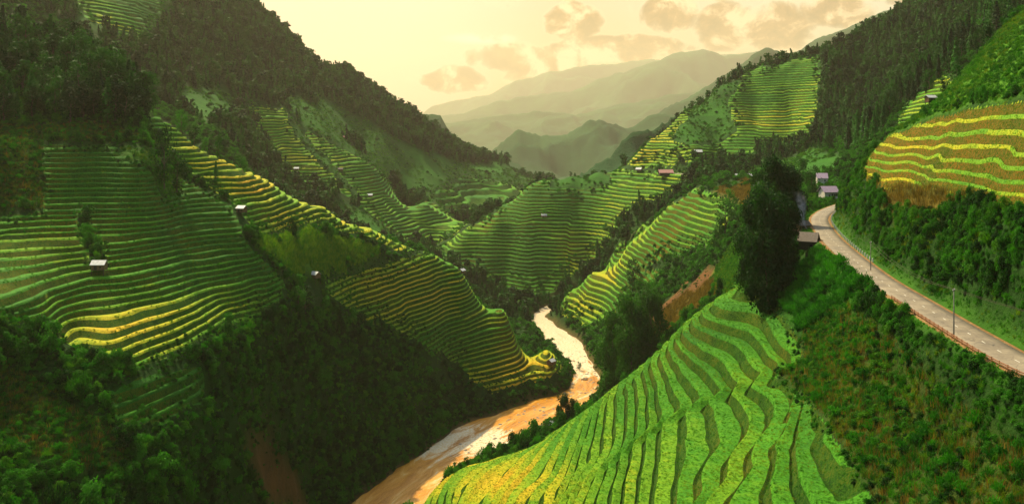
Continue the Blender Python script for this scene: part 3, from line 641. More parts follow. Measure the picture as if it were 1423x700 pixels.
o = ribbon('track', FROADp, [(-2.2, -0.6), (-2.0, 0.15), (2.0, 0.15), (2.2, -0.6)], 115.7, M['asphalt']); props(o, 'distant pale road between the houses on the ridge', None, None, 'structure')
# painted centre dashes
mb = MB(); cumr = np.concatenate([[0], np.cumsum(np.linalg.norm(np.diff(Rt, axis=0), axis=1))])
tR = np.gradient(Rt, axis=0); tR /= np.linalg.norm(tR, axis=1)[:, None]
def onroad(s_, off=0.0):
    x = np.interp(s_, cumr, Rt[:, 0]); y = np.interp(s_, cumr, Rt[:, 1]); tx = np.interp(s_, cumr, tR[:, 0]); ty = np.interp(s_, cumr, tR[:, 1])
    return x - ty * off, y + tx * off, math.atan2(ty, tx)
for k in range(int(cumr[-1] / 5.5)):
    x0, y0, a0 = onroad(k * 5.5, 0.0); mb.box((x0, y0, ROAD_Z + 0.083), (1.3, 0.11, 0.008), a0)
o = mb.build('road_marking', M['white']); props(o, 'faint white dashes along the middle of the road', None, None, 'structure')

# ------------------------------------------------------------------ far mountains
def ridge(pts, Y, depth, base_py, lab, amp=1.0, matn='farhill', seed=1, stepp=4.0, treed=0.0):
    pts = sorted(pts); pp = np.arange(pts[0][0] - 60, pts[-1][0] + 61, stepp); rows = 60
    cy = np.interp(pp, [p[0] for p in pts], [p[1] for p in pts]); 
    zc = CZ - (cy - HZ) / F * Y; xc = (pp - CX) / F * Y
    zb = CZ - (base_py - HZ) / F * (Y - depth) - 30
    zc = zc + fbm(xc, xc * 0 + seed * 100, Y * 0.02, 4, seed) * Y * 0.0035 * amp + treed * (h2(np.arange(len(pp)), pp * 0 + 3, seed) ** 2)
    V = []
    ts = np.concatenate([np.linspace(-0.35, 0, 8)[:-1], np.linspace(0, 1, rows)])
    for t in ts:
        yy = Y - t * depth; bulge = fbm(xc, xc * 0 + yy, depth * 0.55, 5, seed + 30)
        rn = (1 - np.abs(bulge) * 2.4)
        if t >= 0: z = zb + (zc - zb) * (1 - t) ** 1.05 + (rn - 0.6) * (zc - zb) * 0.55 * amp * min(1, t * 4) * (1 - t * 0.7)
        else: z = zc + (zc - zb) * t * 1.6
        V.append(np.stack([xc, np.full_like(xc, yy), z], 1))
    V = np.concatenate(V); k = len(pp); ii = (np.arange(len(ts) - 1)[:, None] * k + np.arange(k - 1)[None]).ravel()
    Fc = np.stack([ii, ii + k, ii + k + 1, ii + 1], 1)
    o = link(bpy.data.objects.new('mountain', mesh_np('mountain', V, Fc, [M[matn]]))); props(o, lab, None, None, 'structure'); return o
ridge([(380, 190), (480, 190), (560, 180), (583, 161), (600, 157), (612, 160), (626, 184), (655, 201), (690, 216), (730, 235), (780, 262)], 3000, 700, 330, 'hazy green hump behind the end of the left mountain', seed=2, treed=5)
ridge([(600, 262), (640, 240), (685, 212), (700, 198), (718, 181), (735, 184), (750, 191), (790, 189), (815, 169), (835, 165), (850, 175), (872, 180), (905, 160), (940, 158), (985, 130), (1030, 108), (1100, 100), (1200, 80)], 4200, 1300, 300, 'dark green hazy ridge with two knobs in the valley gap', seed=4, treed=8)
ridge([(860, 190), (900, 165), (950, 140), (985, 120), (1000, 108), (1030, 88), (1050, 74), (1066, 68), (1078, 71), (1095, 75), (1120, 69), (1150, 68), (1200, 70), (1300, 60)], 5200, 1400, 260, 'green peak rising behind the terraced hill', seed=6, treed=9)
ridge([(780, 262), (820, 236), (850, 218), (868, 196), (885, 184), (905, 182), (925, 172), (960, 150), (1020, 130), (1100, 110)], 1500, 330, 330, 'wooded spur behind the terraced hill', seed=8, treed=7)
ridge([(880, 260), (980, 170), (1040, 110), (1090, 80), (1140, 55), (1180, 40), (1205, 24), (1235, 12), (1262, 6), (1285, 9), (1320, 0), (1400, -20), (1600, -40)], 5500, 1200, 200, 'upper right hazy wooded skyline', seed=9, treed=8)
ridge([(560, 190), (600, 175), (660, 165), (720, 160), (760, 153), (800, 158), (850, 150), (900, 138), (960, 128), (1000, 118), (1080, 110), (1200, 100)], 10000, 2600, 250, 'lowest golden haze range in the distance', seed=12, stepp=3)
ridge([(560, 175), (610, 162), (640, 156), (680, 148), (700, 138), (730, 131), (765, 129), (790, 128), (830, 112), (870, 100), (910, 88), (945, 74), (975, 69), (990, 71), (1005, 79), (1020, 77), (1060, 70), (1200, 80)], 14000, 3600, 230, 'large golden haze mountain under the clouds', seed=14, stepp=3)
ridge([(560, 165), (585, 157), (600, 148), (640, 140), (680, 130), (720, 112), (760, 102), (800, 92), (840, 88), (880, 84), (940, 84), (1040, 74), (1120, 78)], 20000, 3000, 210, 'faintest golden mountain farthest away', seed=16, stepp=3)

# ------------------------------------------------------------------ plants
def quads_from(C, Nn, size, asp, r_, up=0.0):
    """leaf quads: centres, normals, half length, width/length"""
    n = len(C); a = r_.normal(size=(n, 3)); a[:, 2] += up; t = np.cross(Nn, a); t /= np.linalg.norm(t, axis=1)[:, None] + 1e-9
    b = np.cross(Nn, t); s = size[:, None]
    V = np.stack([C - t * s, C - b * s * asp, C + t * s, C + b * s * asp], 1).reshape(-1, 3)
    return V, np.arange(4 * n).reshape(-1, 4)
def src(name, V, Fc, mat_):          # plant source, used only through copies
    return bpy.data.objects.new(name, mesh_np(name, V, Fc, [mat_], False))
def clump(seed, n, lumps, flat=1.0, leaf=0.13, spread=0.75, asp=0.55, base=0.0):
    r_ = np.random.default_rng(seed); cs = []
    for i in range(lumps):
        th = r_.uniform(0, 6.28); rr = r_.uniform(0, spread); cs.append((math.cos(th) * rr, math.sin(th) * rr, base + flat * r_.uniform(0.25, 1.05 - 0.4 * rr), r_.uniform(0.28, 0.5)))
    Cc = np.array(cs); k = r_.integers(0, lumps, n); d = r_.normal(size=(n, 3)); d /= np.linalg.norm(d, axis=1)[:, None]; d[:, 2] = np.where(d[:, 2] < -0.3, -d[:, 2], d[:, 2])
    rad = Cc[k, 3] * r_.uniform(0.65, 1.12, n); C = Cc[k, :3] + d * rad[:, None]
    Nn = d + r_.normal(size=(n, 3)) * 0.55; Nn /= np.linalg.norm(Nn, axis=1)[:, None]
    return quads_from(C, Nn, leaf * r_.uniform(0.6, 1.3, n), asp, r_)
def conifer(seed, n, width=0.22, leaf=0.045, droop=0.5, start=0.08):
    r_ = np.random.default_rng(seed); t = r_.uniform(0, 1, n) ** 0.85; lay = np.floor(t * 13) / 13; w = width * (1 - t) ** 0.8 * (0.55 + 0.45 * (1 - (t - lay) * 13)) * r_.uniform(0.75, 1.2, n)
    th = r_.uniform(0, 6.28, n); w *= 1 + 0.25 * np.sin(th * 2 + seed + lay * 20); rr = w * np.sqrt(r_.uniform(0.25, 1, n))
    C = np.stack([np.cos(th) * rr, np.sin(th) * rr, start + (1 - start) * t - rr * droop * 0.6], 1)
    Nn = np.stack([np.cos(th), np.sin(th), np.full(n, 0.9)], 1) + r_.normal(size=(n, 3)) * 0.45; Nn /= np.linalg.norm(Nn, axis=1)[:, None]
    return quads_from(C, Nn, leaf * r_.uniform(0.6, 1.4, n), 0.5, r_)
def blades(seed, n, h=1.0, w=0.05, spread=0.4, lean=0.35, segs=2):
    r_ = np.random.default_rng(seed); V = []; Fc = []
    for i in range(n):
        th = r_.uniform(0, 6.28); rr = spread * math.sqrt(r_.uniform()); x, y = math.cos(th) * rr, math.sin(th) * rr
        la = r_.uniform(0, 6.28); ln = lean * r_.uniform(0.2, 1.0); hh = h * r_.uniform(0.55, 1.0); ww = w * r_.uniform(0.6, 1.3); pa = r_.uniform(0, 6.28); b = len(V)
        for q in range(segs + 1):
            t = q / segs; cx = x + math.cos(la) * ln * t * t; cy = y + math.sin(la) * ln * t * t; z = hh * (t - 0.25 * ln * t * t); k = ww * (1 - t * 0.85)
            V += [(cx - math.cos(pa) * k, cy - math.sin(pa) * k, z), (cx + math.cos(pa) * k, cy + math.sin(pa) * k, z)]
        for q in range(segs): Fc.append((b + 2 * q, b + 2 * q + 1, b + 2 * q + 3, b + 2 * q + 2))
    return np.array(V), np.array(Fc)
def plume(seed, stems, h=1.0, droop=0.5, leaf=0.09, per=9):
    """arching bamboo stems with hanging leaves"""
    r_ = np.random.default_rng(seed); C = []; 
    for i in range(stems):
        th = r_.uniform(0, 6.28); d = droop * r_.uniform(0.3, 1.1); hh = h * r_.uniform(0.6, 1)
        for q in range(per):
            t = 0.18 + 0.82 * (q + r_.uniform()) / per; C.append((math.cos(th) * d * t * t + r_.normal() * 0.03, math.sin(th) * d * t * t + r_.normal() * 0.03, hh * (t - 0.35 * d * t ** 3)))
    C = np.array(C); n = len(C); Nn = r_.normal(size=(n, 3)); Nn[:, 2] *= 0.35; Nn /= np.linalg.norm(Nn, axis=1)[:, None]
    a = r_.normal(size=(n, 3)) * 0.35; a[:, 2] = -1; a /= np.linalg.norm(a, axis=1)[:, None]; b = np.cross(Nn, a); s = (leaf * r_.uniform(0.7, 1.4, n))[:, None]
    V = np.stack([C - a * s, C - b * s * 0.32, C + a * s, C + b * s * 0.32], 1).reshape(-1, 3); return V, np.arange(4 * n).reshape(-1, 4)
S = {}
S['fine'] = [src('shrub', *clump(80 + i, 900, 11, 1.0, 0.085), M['bush']) for i in range(3)] + [src('shrub', *plume(84, 75, 1.5, 0.8, 0.10, 11), M['bush']), src('shrub', *clump(85, 700, 9, 1.5, 0.085, 0.5), M['bush'])]
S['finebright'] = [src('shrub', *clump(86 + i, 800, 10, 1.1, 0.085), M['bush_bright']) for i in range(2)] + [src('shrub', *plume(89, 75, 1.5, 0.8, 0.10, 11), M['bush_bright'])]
S['bush'] = [src('shrub', *clump(i, 330, 8, 1.0, 0.15), M['bush']) for i in (1, 2, 3)] + [src('shrub', *plume(4, 40, 1.5, 0.75, 0.14), M['bush']), src('shrub', *clump(5, 260, 6, 1.7, 0.15, 0.45), M['bush'])]
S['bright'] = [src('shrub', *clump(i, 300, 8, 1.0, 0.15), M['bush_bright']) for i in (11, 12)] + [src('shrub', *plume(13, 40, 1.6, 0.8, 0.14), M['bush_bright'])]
S['bamboo'] = [src('bamboo', *plume(20 + i, 60, 1.7, 0.85, 0.13, 10), M['bamboo']) for i in range(3)]
S['forest'] = [src('tree', *conifer(30 + i, 200, 0.24 + 0.05 * i, 0.075), M['conifer']) for i in range(3)] + [src('tree', *clump(35 + i, 170, 7, 1.7, 0.20, 0.4), M['darktree']) for i in range(2)]
for o_ in S['forest'][3:]: 
    for v_ in o_.data.vertices: v_.co *= 0.55
S['maize'] = [src('maize', *blades(40 + i, 18, 1.0, 0.055, 0.5, 0.5, 2), M['cornleaf']) for i in range(3)]
S['straw'] = [src('stalks', *blades(50 + i, 16, 1.0, 0.028, 0.5, 0.25, 2), M['straw']) for i in range(3)]
S['grass'] = [src('grass', *blades(60 + i, 24, 1.0, 0.045, 0.45, 0.8, 2), M['grassblade']) for i in range(3)]
S['rice'] = [src('rice', *blades(70 + i, 26, 1.0, 0.045, 0.55, 0.6, 2), M['rice']) for i in range(3)]
NT = {}
def scatter_tree(key, srcs):
    if key in NT: return NT[key]
    t = bpy.data.node_groups.new('scatter_' + key, 'GeometryNodeTree')
    t.interface.new_socket('Geometry', in_out='INPUT', socket_type='NodeSocketGeometry'); t.interface.new_socket('Geometry', in_out='OUTPUT', socket_type='NodeSocketGeometry')
    gi = t.nodes.new('NodeGroupInput'); go = t.nodes.new('NodeGroupOutput'); iop = t.nodes.new('GeometryNodeInstanceOnPoints')
    jn = t.nodes.new('GeometryNodeJoinGeometry')
    for s_ in reversed(srcs):
        oi = t.nodes.new('GeometryNodeObjectInfo'); oi.inputs['Object'].default_value = s_; oi.inputs['As Instance'].default_value = True; t.links.new(oi.outputs['Geometry'], jn.inputs[0])
    def attr(n_, ty):
        a = t.nodes.new('GeometryNodeInputNamedAttribute'); a.data_type = ty; a.inputs['Name'].default_value = n_; return a.outputs[0]
    t.links.new(gi.outputs[0], iop.inputs['Points']); t.links.new(jn.outputs[0], iop.inputs['Instance']); iop.inputs['Pick Instance'].default_value = True
    t.links.new(attr('pick', 'INT'), iop.inputs['Instance Index']); t.links.new(attr('rot', 'FLOAT_VECTOR'), iop.inputs['Rotation']); t.links.new(attr('siz', 'FLOAT_VECTOR'), iop.inputs['Scale'])
    t.links.new(iop.outputs[0], go.inputs[0]); NT[key] = t; return t
CNT = {}
def scatter(name, key, x, y, z, size, label, stretch=None, tilt=0.12):
    n = len(x)
    if n == 0: print('no points', name); return
    r_ = np.random.default_rng(n); me = bpy.data.meshes.new(name); me.vertices.add(n); me.vertices.foreach_set('co', np.stack([x, y, z], 1).astype(np.float32).ravel())
    rot = np.stack([r_.normal(0, tilt, n), r_.normal(0, tilt, n), r_.uniform(0, 6.28, n)], 1); sz = np.stack([size, size, size * (1 if stretch is None else stretch)], 1)
    me.attributes.new('rot', 'FLOAT_VECTOR', 'POINT').data.foreach_set('vector', rot.astype(np.float32).ravel())
    me.attributes.new('siz', 'FLOAT_VECTOR', 'POINT').data.foreach_set('vector', sz.astype(np.float32).ravel())
    me.attributes.new('pick', 'INT', 'POINT').data.foreach_set('value', r_.integers(0, len(S[key]), n).astype(np.int32))
    o = link(bpy.data.objects.new(name, me)); md = o.modifiers.new('scatter', 'NODES'); md.node_group = scatter_tree(key, S[key])
    props(o, label, None, None, 'stuff'); CNT[name + ':' + key] = n; return o
# cells of the terrain, with their real areas
dxg = np.diff(GX, axis=1)[:-1]; dyg = np.diff(GY, axis=0)[:, :-1]; gzx = np.diff(GZ, axis=1)[:-1] / dxg; gzy = np.diff(GZ, axis=0)[:, :-1] / dyg
AREA = dxg * dyg * np.sqrt(1 + np.clip(gzx ** 2 + gzy ** 2, 0, 4))
inview = (PX[:-1, :-1] > -130) & (PX[:-1, :-1] < 1560) & (PY[:-1, :-1] < 860) & (GY[:-1, :-1] > 55) & (GY[:-1, :-1] < 1850)
CK = ground_kind[:-1, :-1]; CR = reg[:-1, :-1]; CY = GY[:-1, :-1]; CPX = PX[:-1, :-1]; CPY = PY[:-1, :-1]
YARDS = [ground(*q, 0.12) for q in ((438, 390, 398), (764, 603, 448), (336, 300, 360), (138, 378, 285), (642, 377, 528), (766, 508, 540), (1124, 347, 262), (1114, 322, 300), (1151, 276, 418))]   # trodden ground round the huts
def sample(mask, per):
    lam = np.where(mask & inview, AREA / per, 0); cn_ = rng.poisson(lam); i, j = np.nonzero(cn_); k = cn_[i, j]; i = np.repeat(i, k); j = np.repeat(j, k)
    u_, v_ = rng.uniform(size=(2, len(i))); y = ys[i] + (ys[i + 1] - ys[i]) * u_; px_ = pxs[j] + (pxs[j + 1] - pxs[j]) * v_; x = (px_ - CX) / F * y
    keep = np.ones(len(x), bool)
    for c_ in YARDS: keep &= (np.hypot(x - c_.x, (y - c_.y + 3.5) * 0.6) > 4.2)
    x, y = x[keep], y[keep]
    z = TZ(x, y)[0]; return x, y, z
def rs(x, a, b, p=1.0): return a + (b - a) * rng.uniform(size=len(x)) ** p
near = CY < 450; midd = (CY >= 450) & (CY < 700); farr = CY >= 700
jung = (CK == 0)
lit = CPX > 985
rb = lit & (CPY < 480) & (CPX > 1120)
x, y, z = sample(jung & near & ~lit, 2.6); k = vnoise(x / 9, y / 9, 3); scatter('undergrowth', 'fine', x, y, z - 0.4, rs(x, 0.6, 2.1, 1.6) * (0.65 + 0.8 * k), 'dense dark shrubs covering the left gorge slope', 0.8 + rng.uniform(size=len(x)) * 0.7)
x, y, z = sample(jung & near & ~lit, 8); scatter('undergrowth', 'finebright', x, y, z - 0.2, rs(x, 0.6, 2.0, 1.5), 'brighter leafy shrubs among the dark gorge growth', 0.9 + rng.uniform(size=len(x)) * 0.6)
x, y, z = sample(jung & near & (CY > 100) & (rd[:-1, :-1] > 22), 90); scatter('undergrowth', 'fine', x, y, z - 0.5, rs(x, 2.4, 4.2, 1.2), 'larger rounded shrubs on the gorge slopes', 1.0 + rng.uniform(size=len(x)) * 0.7)
x, y, z = sample(jung & near & ~lit, 22); scatter('undergrowth', 'bamboo', x, y, z - 0.4, rs(x, 1.0, 2.4), 'feathery bamboo sprays among the gorge shrubs')
x, y, z = sample(jung & near & lit & ~rb, 1.1); k = vnoise(x / 8, y / 8, 4); scatter('undergrowth', 'fine', x, y, z - 0.3, rs(x, 0.4, 1.1, 1.5) * (0.7 + 0.7 * k), 'green shrubs on the slope under the road')
x, y, z = sample(jung & near & lit & (rd[:-1, :-1] > 4.6), 1.1); scatter('weeds', 'grass', x, y, z - 0.1, rs(x, 0.4, 1.2), 'green grass between the shrubs beside the road')
x, y, z = sample(jung & near & rb & (rd[:-1, :-1] > 5.5), 1.5); k = vnoise(x / 7, y / 7, 4); scatter('undergrowth', 'fine', x, y, z - 0.4, rs(x, 0.5, 1.5, 1.5) * (0.6 + 0.8 * k), 'tall shrubs on the bank above the road', 1.0 + rng.uniform(size=len(x)) * 0.8)
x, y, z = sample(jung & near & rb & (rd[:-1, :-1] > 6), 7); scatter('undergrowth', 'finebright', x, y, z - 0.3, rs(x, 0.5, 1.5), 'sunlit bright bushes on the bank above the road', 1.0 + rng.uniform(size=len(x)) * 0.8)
x, y, z = sample(jung & midd, 9); scatter('undergrowth', 'bush', x, y, z - 0.6, rs(x, 1.2, 3.2, 1.4), 'shrubs on the slopes round the river bend')
x, y, z = sample((CK == 1) & midd, 16); scatter('woodland', 'bush', x, y, z - 0.6, rs(x, 1.6, 4.0, 1.3), 'bushy woodland in the side valleys')
forest = (CK == 1) & farr
x, y, z = sample(forest, 28); scatter('woodland', 'forest', x, y, z - 1.0, rs(x, 5, 17) * np.interp(y, [700, 1500], [0.75, 1.15]), 'dense woodland on the far mountain slopes', 0.8 + rng.uniform(size=len(x)) * 0.4)
x, y, z = sample(farr & ((CK == 7)), 300); scatter('woodland', 'bush', x, y, z - 0.5, rs(x, 1.5, 4.5, 2), 'scattered bushes on the hazy green meadows')
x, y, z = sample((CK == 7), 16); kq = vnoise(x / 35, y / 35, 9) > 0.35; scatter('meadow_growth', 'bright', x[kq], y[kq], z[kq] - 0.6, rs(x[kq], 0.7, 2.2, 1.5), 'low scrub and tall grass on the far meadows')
# seams between paddies and on block edges
edge = (reg > 0) & (wt < 0.9)
edge = edge[:-1, :-1]
x, y, z = sample(edge & (CY < 600) & (CR != 8), 3.2); scatter('hedge_growth', 'fine', x, y, z - 0.3, rs(x, 0.35, 1.1, 1.5), 'low bushes along the edges of the near terraces')
x, y, z = sample(edge & (CY >= 600), 34); scatter('hedge_growth', 'bush', x, y, z - 0.4, rs(x, 1.2, 3.0, 1.5), 'bushes along the edges of the distant terraces')
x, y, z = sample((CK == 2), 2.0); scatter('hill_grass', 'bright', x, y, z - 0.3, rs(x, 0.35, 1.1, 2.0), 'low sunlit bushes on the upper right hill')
x, y, z = sample((CK == 2), 0.9); scatter('hill_grass', 'grass', x, y, z - 0.1, rs(x, 0.5, 1.2), 'tall sunlit grass on the upper right hill')
x, y, z = sample((CK == 3), 0.9); scatter('dry_stalks', 'straw', x, y, z - 0.1, rs(x, 1.0, 2.2), 'orange dry maize stalks standing in patches')
x, y, z = sample((CK == 8), 1.8); scatter('dry_stalks', 'straw', x, y, z - 0.1, rs(x, 0.7, 1.9), 'brown dry stalks mixed into the weedy slopes')
x, y, z = sample((CK == 8), 0.8); scatter('weeds', 'grass', x, y, z - 0.1, rs(x, 0.5, 1.4), 'green weeds mixed with dry stalks')
x, y, z = sample((CK == 8), 2.6); scatter('weeds', 'fine', x, y, z - 0.3, rs(x, 0.35, 1.1), 'small shrubs among the dry stalks')
x, y, z = sample((CK == 8), 9); scatter('weeds', 'finebright', x, y, z - 0.3, rs(x, 0.4, 1.3), 'bright leafy bushes among the dry stalks')
x, y, z = sample((CK == 8), 16); scatter('weeds', 'bamboo', x, y, z - 0.3, rs(x, 0.8, 1.7), 'arching tufts among the dry stalks')
x, y, z = sample((CK == 4), 0.6); scatter('maize', 'maize', x, y, z - 0.1, rs(x, 1.4, 2.4), 'yellow green maize field on the left spur')
x, y, z = sample((CK == 5), 30); scatter('weeds', 'bush', x, y, z - 0.2, rs(x, 0.3, 0.9), 'sparse weeds on the bare soil slide')
x, y, z = sample((CK == 6), 2.0); scatter('bamboo_thicket', 'bamboo', x, y, z - 0.3, rs(x, 1.0, 2.4), 'bright green bamboo thicket beside the road')
x, y, z = sample((CK == 10) & (rd[:-1, :-1] > 4.2), 0.7); scatter('verge_grass', 'grass', x, y, z, rs(x, 0.3, 0.7), 'short grass verge along the road')
bank_ = (GZ[:-1, :-1] < 6) & (CY < 640) & (rv[:-1, :-1] < 40) & (GZ[:-1, :-1] > 0.5)
x, y, z = sample(bank_, 3.5); scatter('undergrowth', 'fine', x, y, z - 0.3, rs(x, 0.6, 1.6), 'shrubs overhanging the river banks')
# blades on the terrace banks and lips, near ones only
for nm, per, hgt, lab in (('near', 0.7, 0.5, 'long grass on the banks of the nearest terraces'), ('right', 0.45, 0.4, 'grass on the red banks of the golden terraces'), ('left', 2.2, 0.8, 'grass on the banks of the left terraces'), ('spur', 3.2, 0.8, 'grass on the banks of the river spur terraces'), ('crest', 3.2, 0.8, 'grass on the banks of the crest terraces')):
    ri = [t[0] for t in TER].index(nm) + 1
    x, y, z = sample(CR == ri, per); fr = TZ(x, y)[1]; kp = (fr < 1.3) & (fr > 0.05); kp &= (fr > 0.6) | (rng.uniform(size=len(x)) < (0.9 if nm in ('near', 'right') else 0.5))
    scatter('bank_grass', 'grass' if nm != 'right' else 'rice', x[kp], y[kp], z[kp] - 0.08, rs(x[kp], 0.45, 1.0) * hgt, lab)
ri = [t[0] for t in TER].index('near') + 1
x, y, z = sample(CR == ri, 0.5); fr = TZ(x, y)[1]; kp = fr > 1.0
scatter('rice', 'rice', x[kp], y[kp], z[kp] - 0.15, rs(x[kp], 0.3, 0.5), 'rice plants on the nearest terraces')
print(CNT, sum(CNT.values()), 't', round(time.time() - T0, 1))

# ------------------------------------------------------------------ trees as single things
def tree_proto(name, crownVF, crownmat, h, trunk_r, trunk_top=0.8, limbs=4, seed=0):
    """unit meshes in metres: (trunk mesh, crown mesh)"""
    r_ = random.Random(seed); mb = MB(); pts = [(0, 0, -1.0)] + [(r_.uniform(-.012, .012) * h * i, r_.uniform(-.012, .012) * h * i, h * trunk_top * i / 4) for i in range(1, 5)]
    mb.tube(pts, [trunk_r * 1.25, trunk_r, trunk_r * 0.75, trunk_r * 0.5, trunk_r * 0.2], 7)
    for k in range(limbs):
        i = 2 + k % 2; a = r_.uniform(0, 6.28); b = Vector(pts[i]); e = b + Vector((math.cos(a) * h * .16, math.sin(a) * h * .16, h * .14)); mb.tube([b, (b + e) / 2 + Vector((0, 0, h * .01)), e], [trunk_r * .4, trunk_r * .3, trunk_r * .1], 5)
    tm = mb.mesh('trunk', M['bark'], True); V, Fc = crownVF; cmh = mesh_np('crown', V * h, Fc, [crownmat], False)
    root = bpy.data.objects.new(name, None); t = bpy.data.objects.new('trunk', tm); c = bpy.data.objects.new('crown', cmh)
    return root, t, c
def plant(proto, p, scale, rz, label, cat, group=None, zs=1.0):
    r0, t0, c0 = proto; r = r0.copy(); COL.objects.link(r); r.location = p; r.rotation_euler = (0, 0, rz); r.scale = (scale, scale, scale * zs)
    props(r, label, cat, group)
    for ch in (t0, c0): c = ch.copy(); COL.objects.link(c); c.parent = r
    return r
def crown_shape(seed, n, lumps, leaf, spread, lo, hi, asp=0.55):
    """crown of unit tree: lumps between heights lo..hi"""
    r_ = np.random.default_rng(seed); cs = []
    for i in range(lumps):
        th = r_.uniform(0, 6.28); t = (i + 0.5) / lumps; w = spread * math.sin(math.pi * (0.12 + 0.8 * t)) ** 0.7; rr = w * math.sqrt(r_.uniform(0.1, 1)); cs.append((math.cos(th) * rr, math.sin(th) * rr, lo + (hi - lo) * t, r_.uniform(0.07, 0.13) * (0.6 + spread * 2)))
    Cc = np.array(cs); k = r_.integers(0, lumps, n); d = r_.normal(size=(n, 3)); d /= np.linalg.norm(d, axis=1)[:, None]
    C = Cc[k, :3] + d * (Cc[k, 3] * r_.uniform(0.55, 1.15, n))[:, None]; Nn = d + r_.normal(size=(n, 3)) * 0.5; Nn[:, 2] += 0.15; Nn /= np.linalg.norm(Nn, axis=1)[:, None]
    return quads_from(C, Nn, leaf * r_.uniform(0.6, 1.35, n), asp, r_)
P_con = [tree_proto('conifer_tree', conifer(100 + i, 620, 0.20 + 0.035 * i, 0.040), M['conifer'], 1.0, 0.018, 0.9, 0, i) for i in range(3)]
P_dark = [tree_proto('broadleaf_tree', crown_shape(120 + i, 900, 22, 0.030, 0.24, 0.16, 0.93), M['darktree'], 1.0, 0.022, 0.75, 5, i) for i in range(4)]
P_big = [tree_proto('broadleaf_tree', crown_shape(130 + i, 10000, 40, 0.018, 0.25, 0.04, 0.95, 0.6), M['bigtree'], 1.0, 0.013, 0.7, 7, i) for i in range(3)]
P_brt = [tree_proto('broadleaf_tree', crown_shape(140 + i, 1300, 26, 0.025, 0.26, 0.14, 0.93), M['bush'], 1.0, 0.02, 0.75, 5, i) for i in range(2)]
# forest on the left hilltop
def cells_in(poly, yr, per, seed):
    r_ = np.random.default_rng(seed); mk = inpoly(CPX, CPY, poly) & (CY > yr[0]) & (CY < yr[1]); lam = np.where(mk, AREA / per, 0); cn_ = r_.poisson(lam); i, j = np.nonzero(cn_)
    y = ys[i] + (ys[i + 1] - ys[i]) * r_.uniform(size=len(i)); x = (pxs[j] + STEPX * r_.uniform(size=len(i)) - CX) / F * y; return x, y, TZ(x, y)[0]
x, y, z = cells_in([(-60, 60), (0, 50), (110, 85), (190, 125), (212, 150), (195, 178), (120, 172), (0, 176), (-60, 176)], (340, 450), 34, 5)
for i in np.argsort(y)[:300]:
    pr = random.choice(P_con + P_dark * 2); plant(pr, (x[i], y[i], z[i] - 0.5), random.uniform(11, 19), random.uniform(0, 6.28), 'dark tree in the dense wood on the left hilltop', 'tree', 'trees of the dense wood on the left hilltop')
print('left wood', len(x))
x, y, z = cells_in([(1035, 108), (1060, 92), (1140, 70), (1260, 15), (1423, -60), (1560, -60), (1423, 40), (1380, 70), (1330, 105), (1290, 130), (1250, 150), (1225, 190), (1180, 215), (1140, 190), (1135, 130), (1145, 85), (1100, 100)], (500, 1120), 85, 6)
vis = (CZ - z) / y * F + HZ
od = np.argsort(y + 500 * (vis < -20))
print('right wood', len(x))
for i in od[:300]:
    plant(random.choice(P_con + P_con + P_dark[:2]), (x[i], y[i], z[i] - 0.6), random.uniform(13, 22), random.uniform(0, 6.28), 'conifer in the dark forest on the right hand mountainside', 'tree', 'trees of the forest on the right mountainside')
# single trees one can point at: column, foot row, distance, height in pixels, kind, label
TREES = [
 (22, 62, 440, 52, 'c', 'tall narrow conifer at the far left skyline of the wood'), (70, 62, 435, 62, 'c', 'pointed conifer standing above the wood near the left edge'),
 (112, 88, 432, 45, 'c', 'shorter conifer right of the twin dark spires'), (66, 50, 437, 55, 'd', 'dark columnar tree, first of the twin spires on the left hilltop'),
 (80, 52, 433, 50, 'd', 'dark columnar tree, second of the twin spires on the left hilltop'), (130, 92, 430, 34, 'c', 'slim conifer leaning over the upper terraces'),
 (228, 262, 368, 92, 'd', 'dark columnar tree rising from the middle of the left terraces'), (246, 268, 372, 62, 'b', 'rounded green tree beside the columnar tree on the left terraces'),
 (252, 183, 425, 34, 'b', 'first bushy tree behind the top of the bright terraces'), (270, 196, 430, 30, 'b', 'second bushy tree behind the bright terraces'), (285, 206, 432, 22, 'b', 'low round tree on the crest behind the bright terraces'),
 (304, 224, 434, 40, 'd', 'dark upright tree breaking the crest line'), (334, 240, 440, 28, 'b', 'small green tree lower on the crest line'), (200, 160, 405, 36, 'd', 'dark tree at the very top of the bright terraces'),
 (176, 158, 404, 44, 'd', 'dark tree at the right edge of the hilltop wood'), (300, 255, 392, 30, 'c', 'small conifer among the left terraces under the crest'),
 (424, 446, 383, 52, 'd', 'very dark tree just below the white-roofed hut'), (414, 436, 380, 42, 'b', 'smaller tree left of the very dark tree'),
 (880, 400, 640, 42, 'd', 'dark tree alone on the grassy middle ridge'), (1008, 330, 470, 52, 'd', 'dark tree on the crest left of the big group'), (995, 348, 480, 34, 'b', 'leafy tree below the crest left of the big group'),
 (1014, 290, 490, 30, 'b', 'small tree on the brown hilltop'), (756, 300, 880, 12, 'b', 'tiny tree beside the hut on the knoll'), (793, 240, 930, 8, 'b', 'tiny tree on top of the knoll'),
 (1175, 262, 425, 26, 'b', 'green tree beside the purple-roofed house'), (1128, 268, 440, 40, 'b', 'green tree behind the roadside houses'), (1112, 262, 450, 44, 'd', 'dark tree behind the roadside houses'),
 (1378, 78, 272, 46, 'd', 'big dark bush tree on the right skyline'), (1405, 60, 262, 50, 'd', 'spreading dark tree at the upper right edge'), (1330, 112, 272, 26, 'd', 'dark bush tree beyond the golden terraces'), (1312, 122, 276, 22, 'd', 'lower dark bush tree by the small white-roofed hut'),
]
KD = {'c': P_con, 'd': P_dark, 'b': P_brt, 'B': P_big}
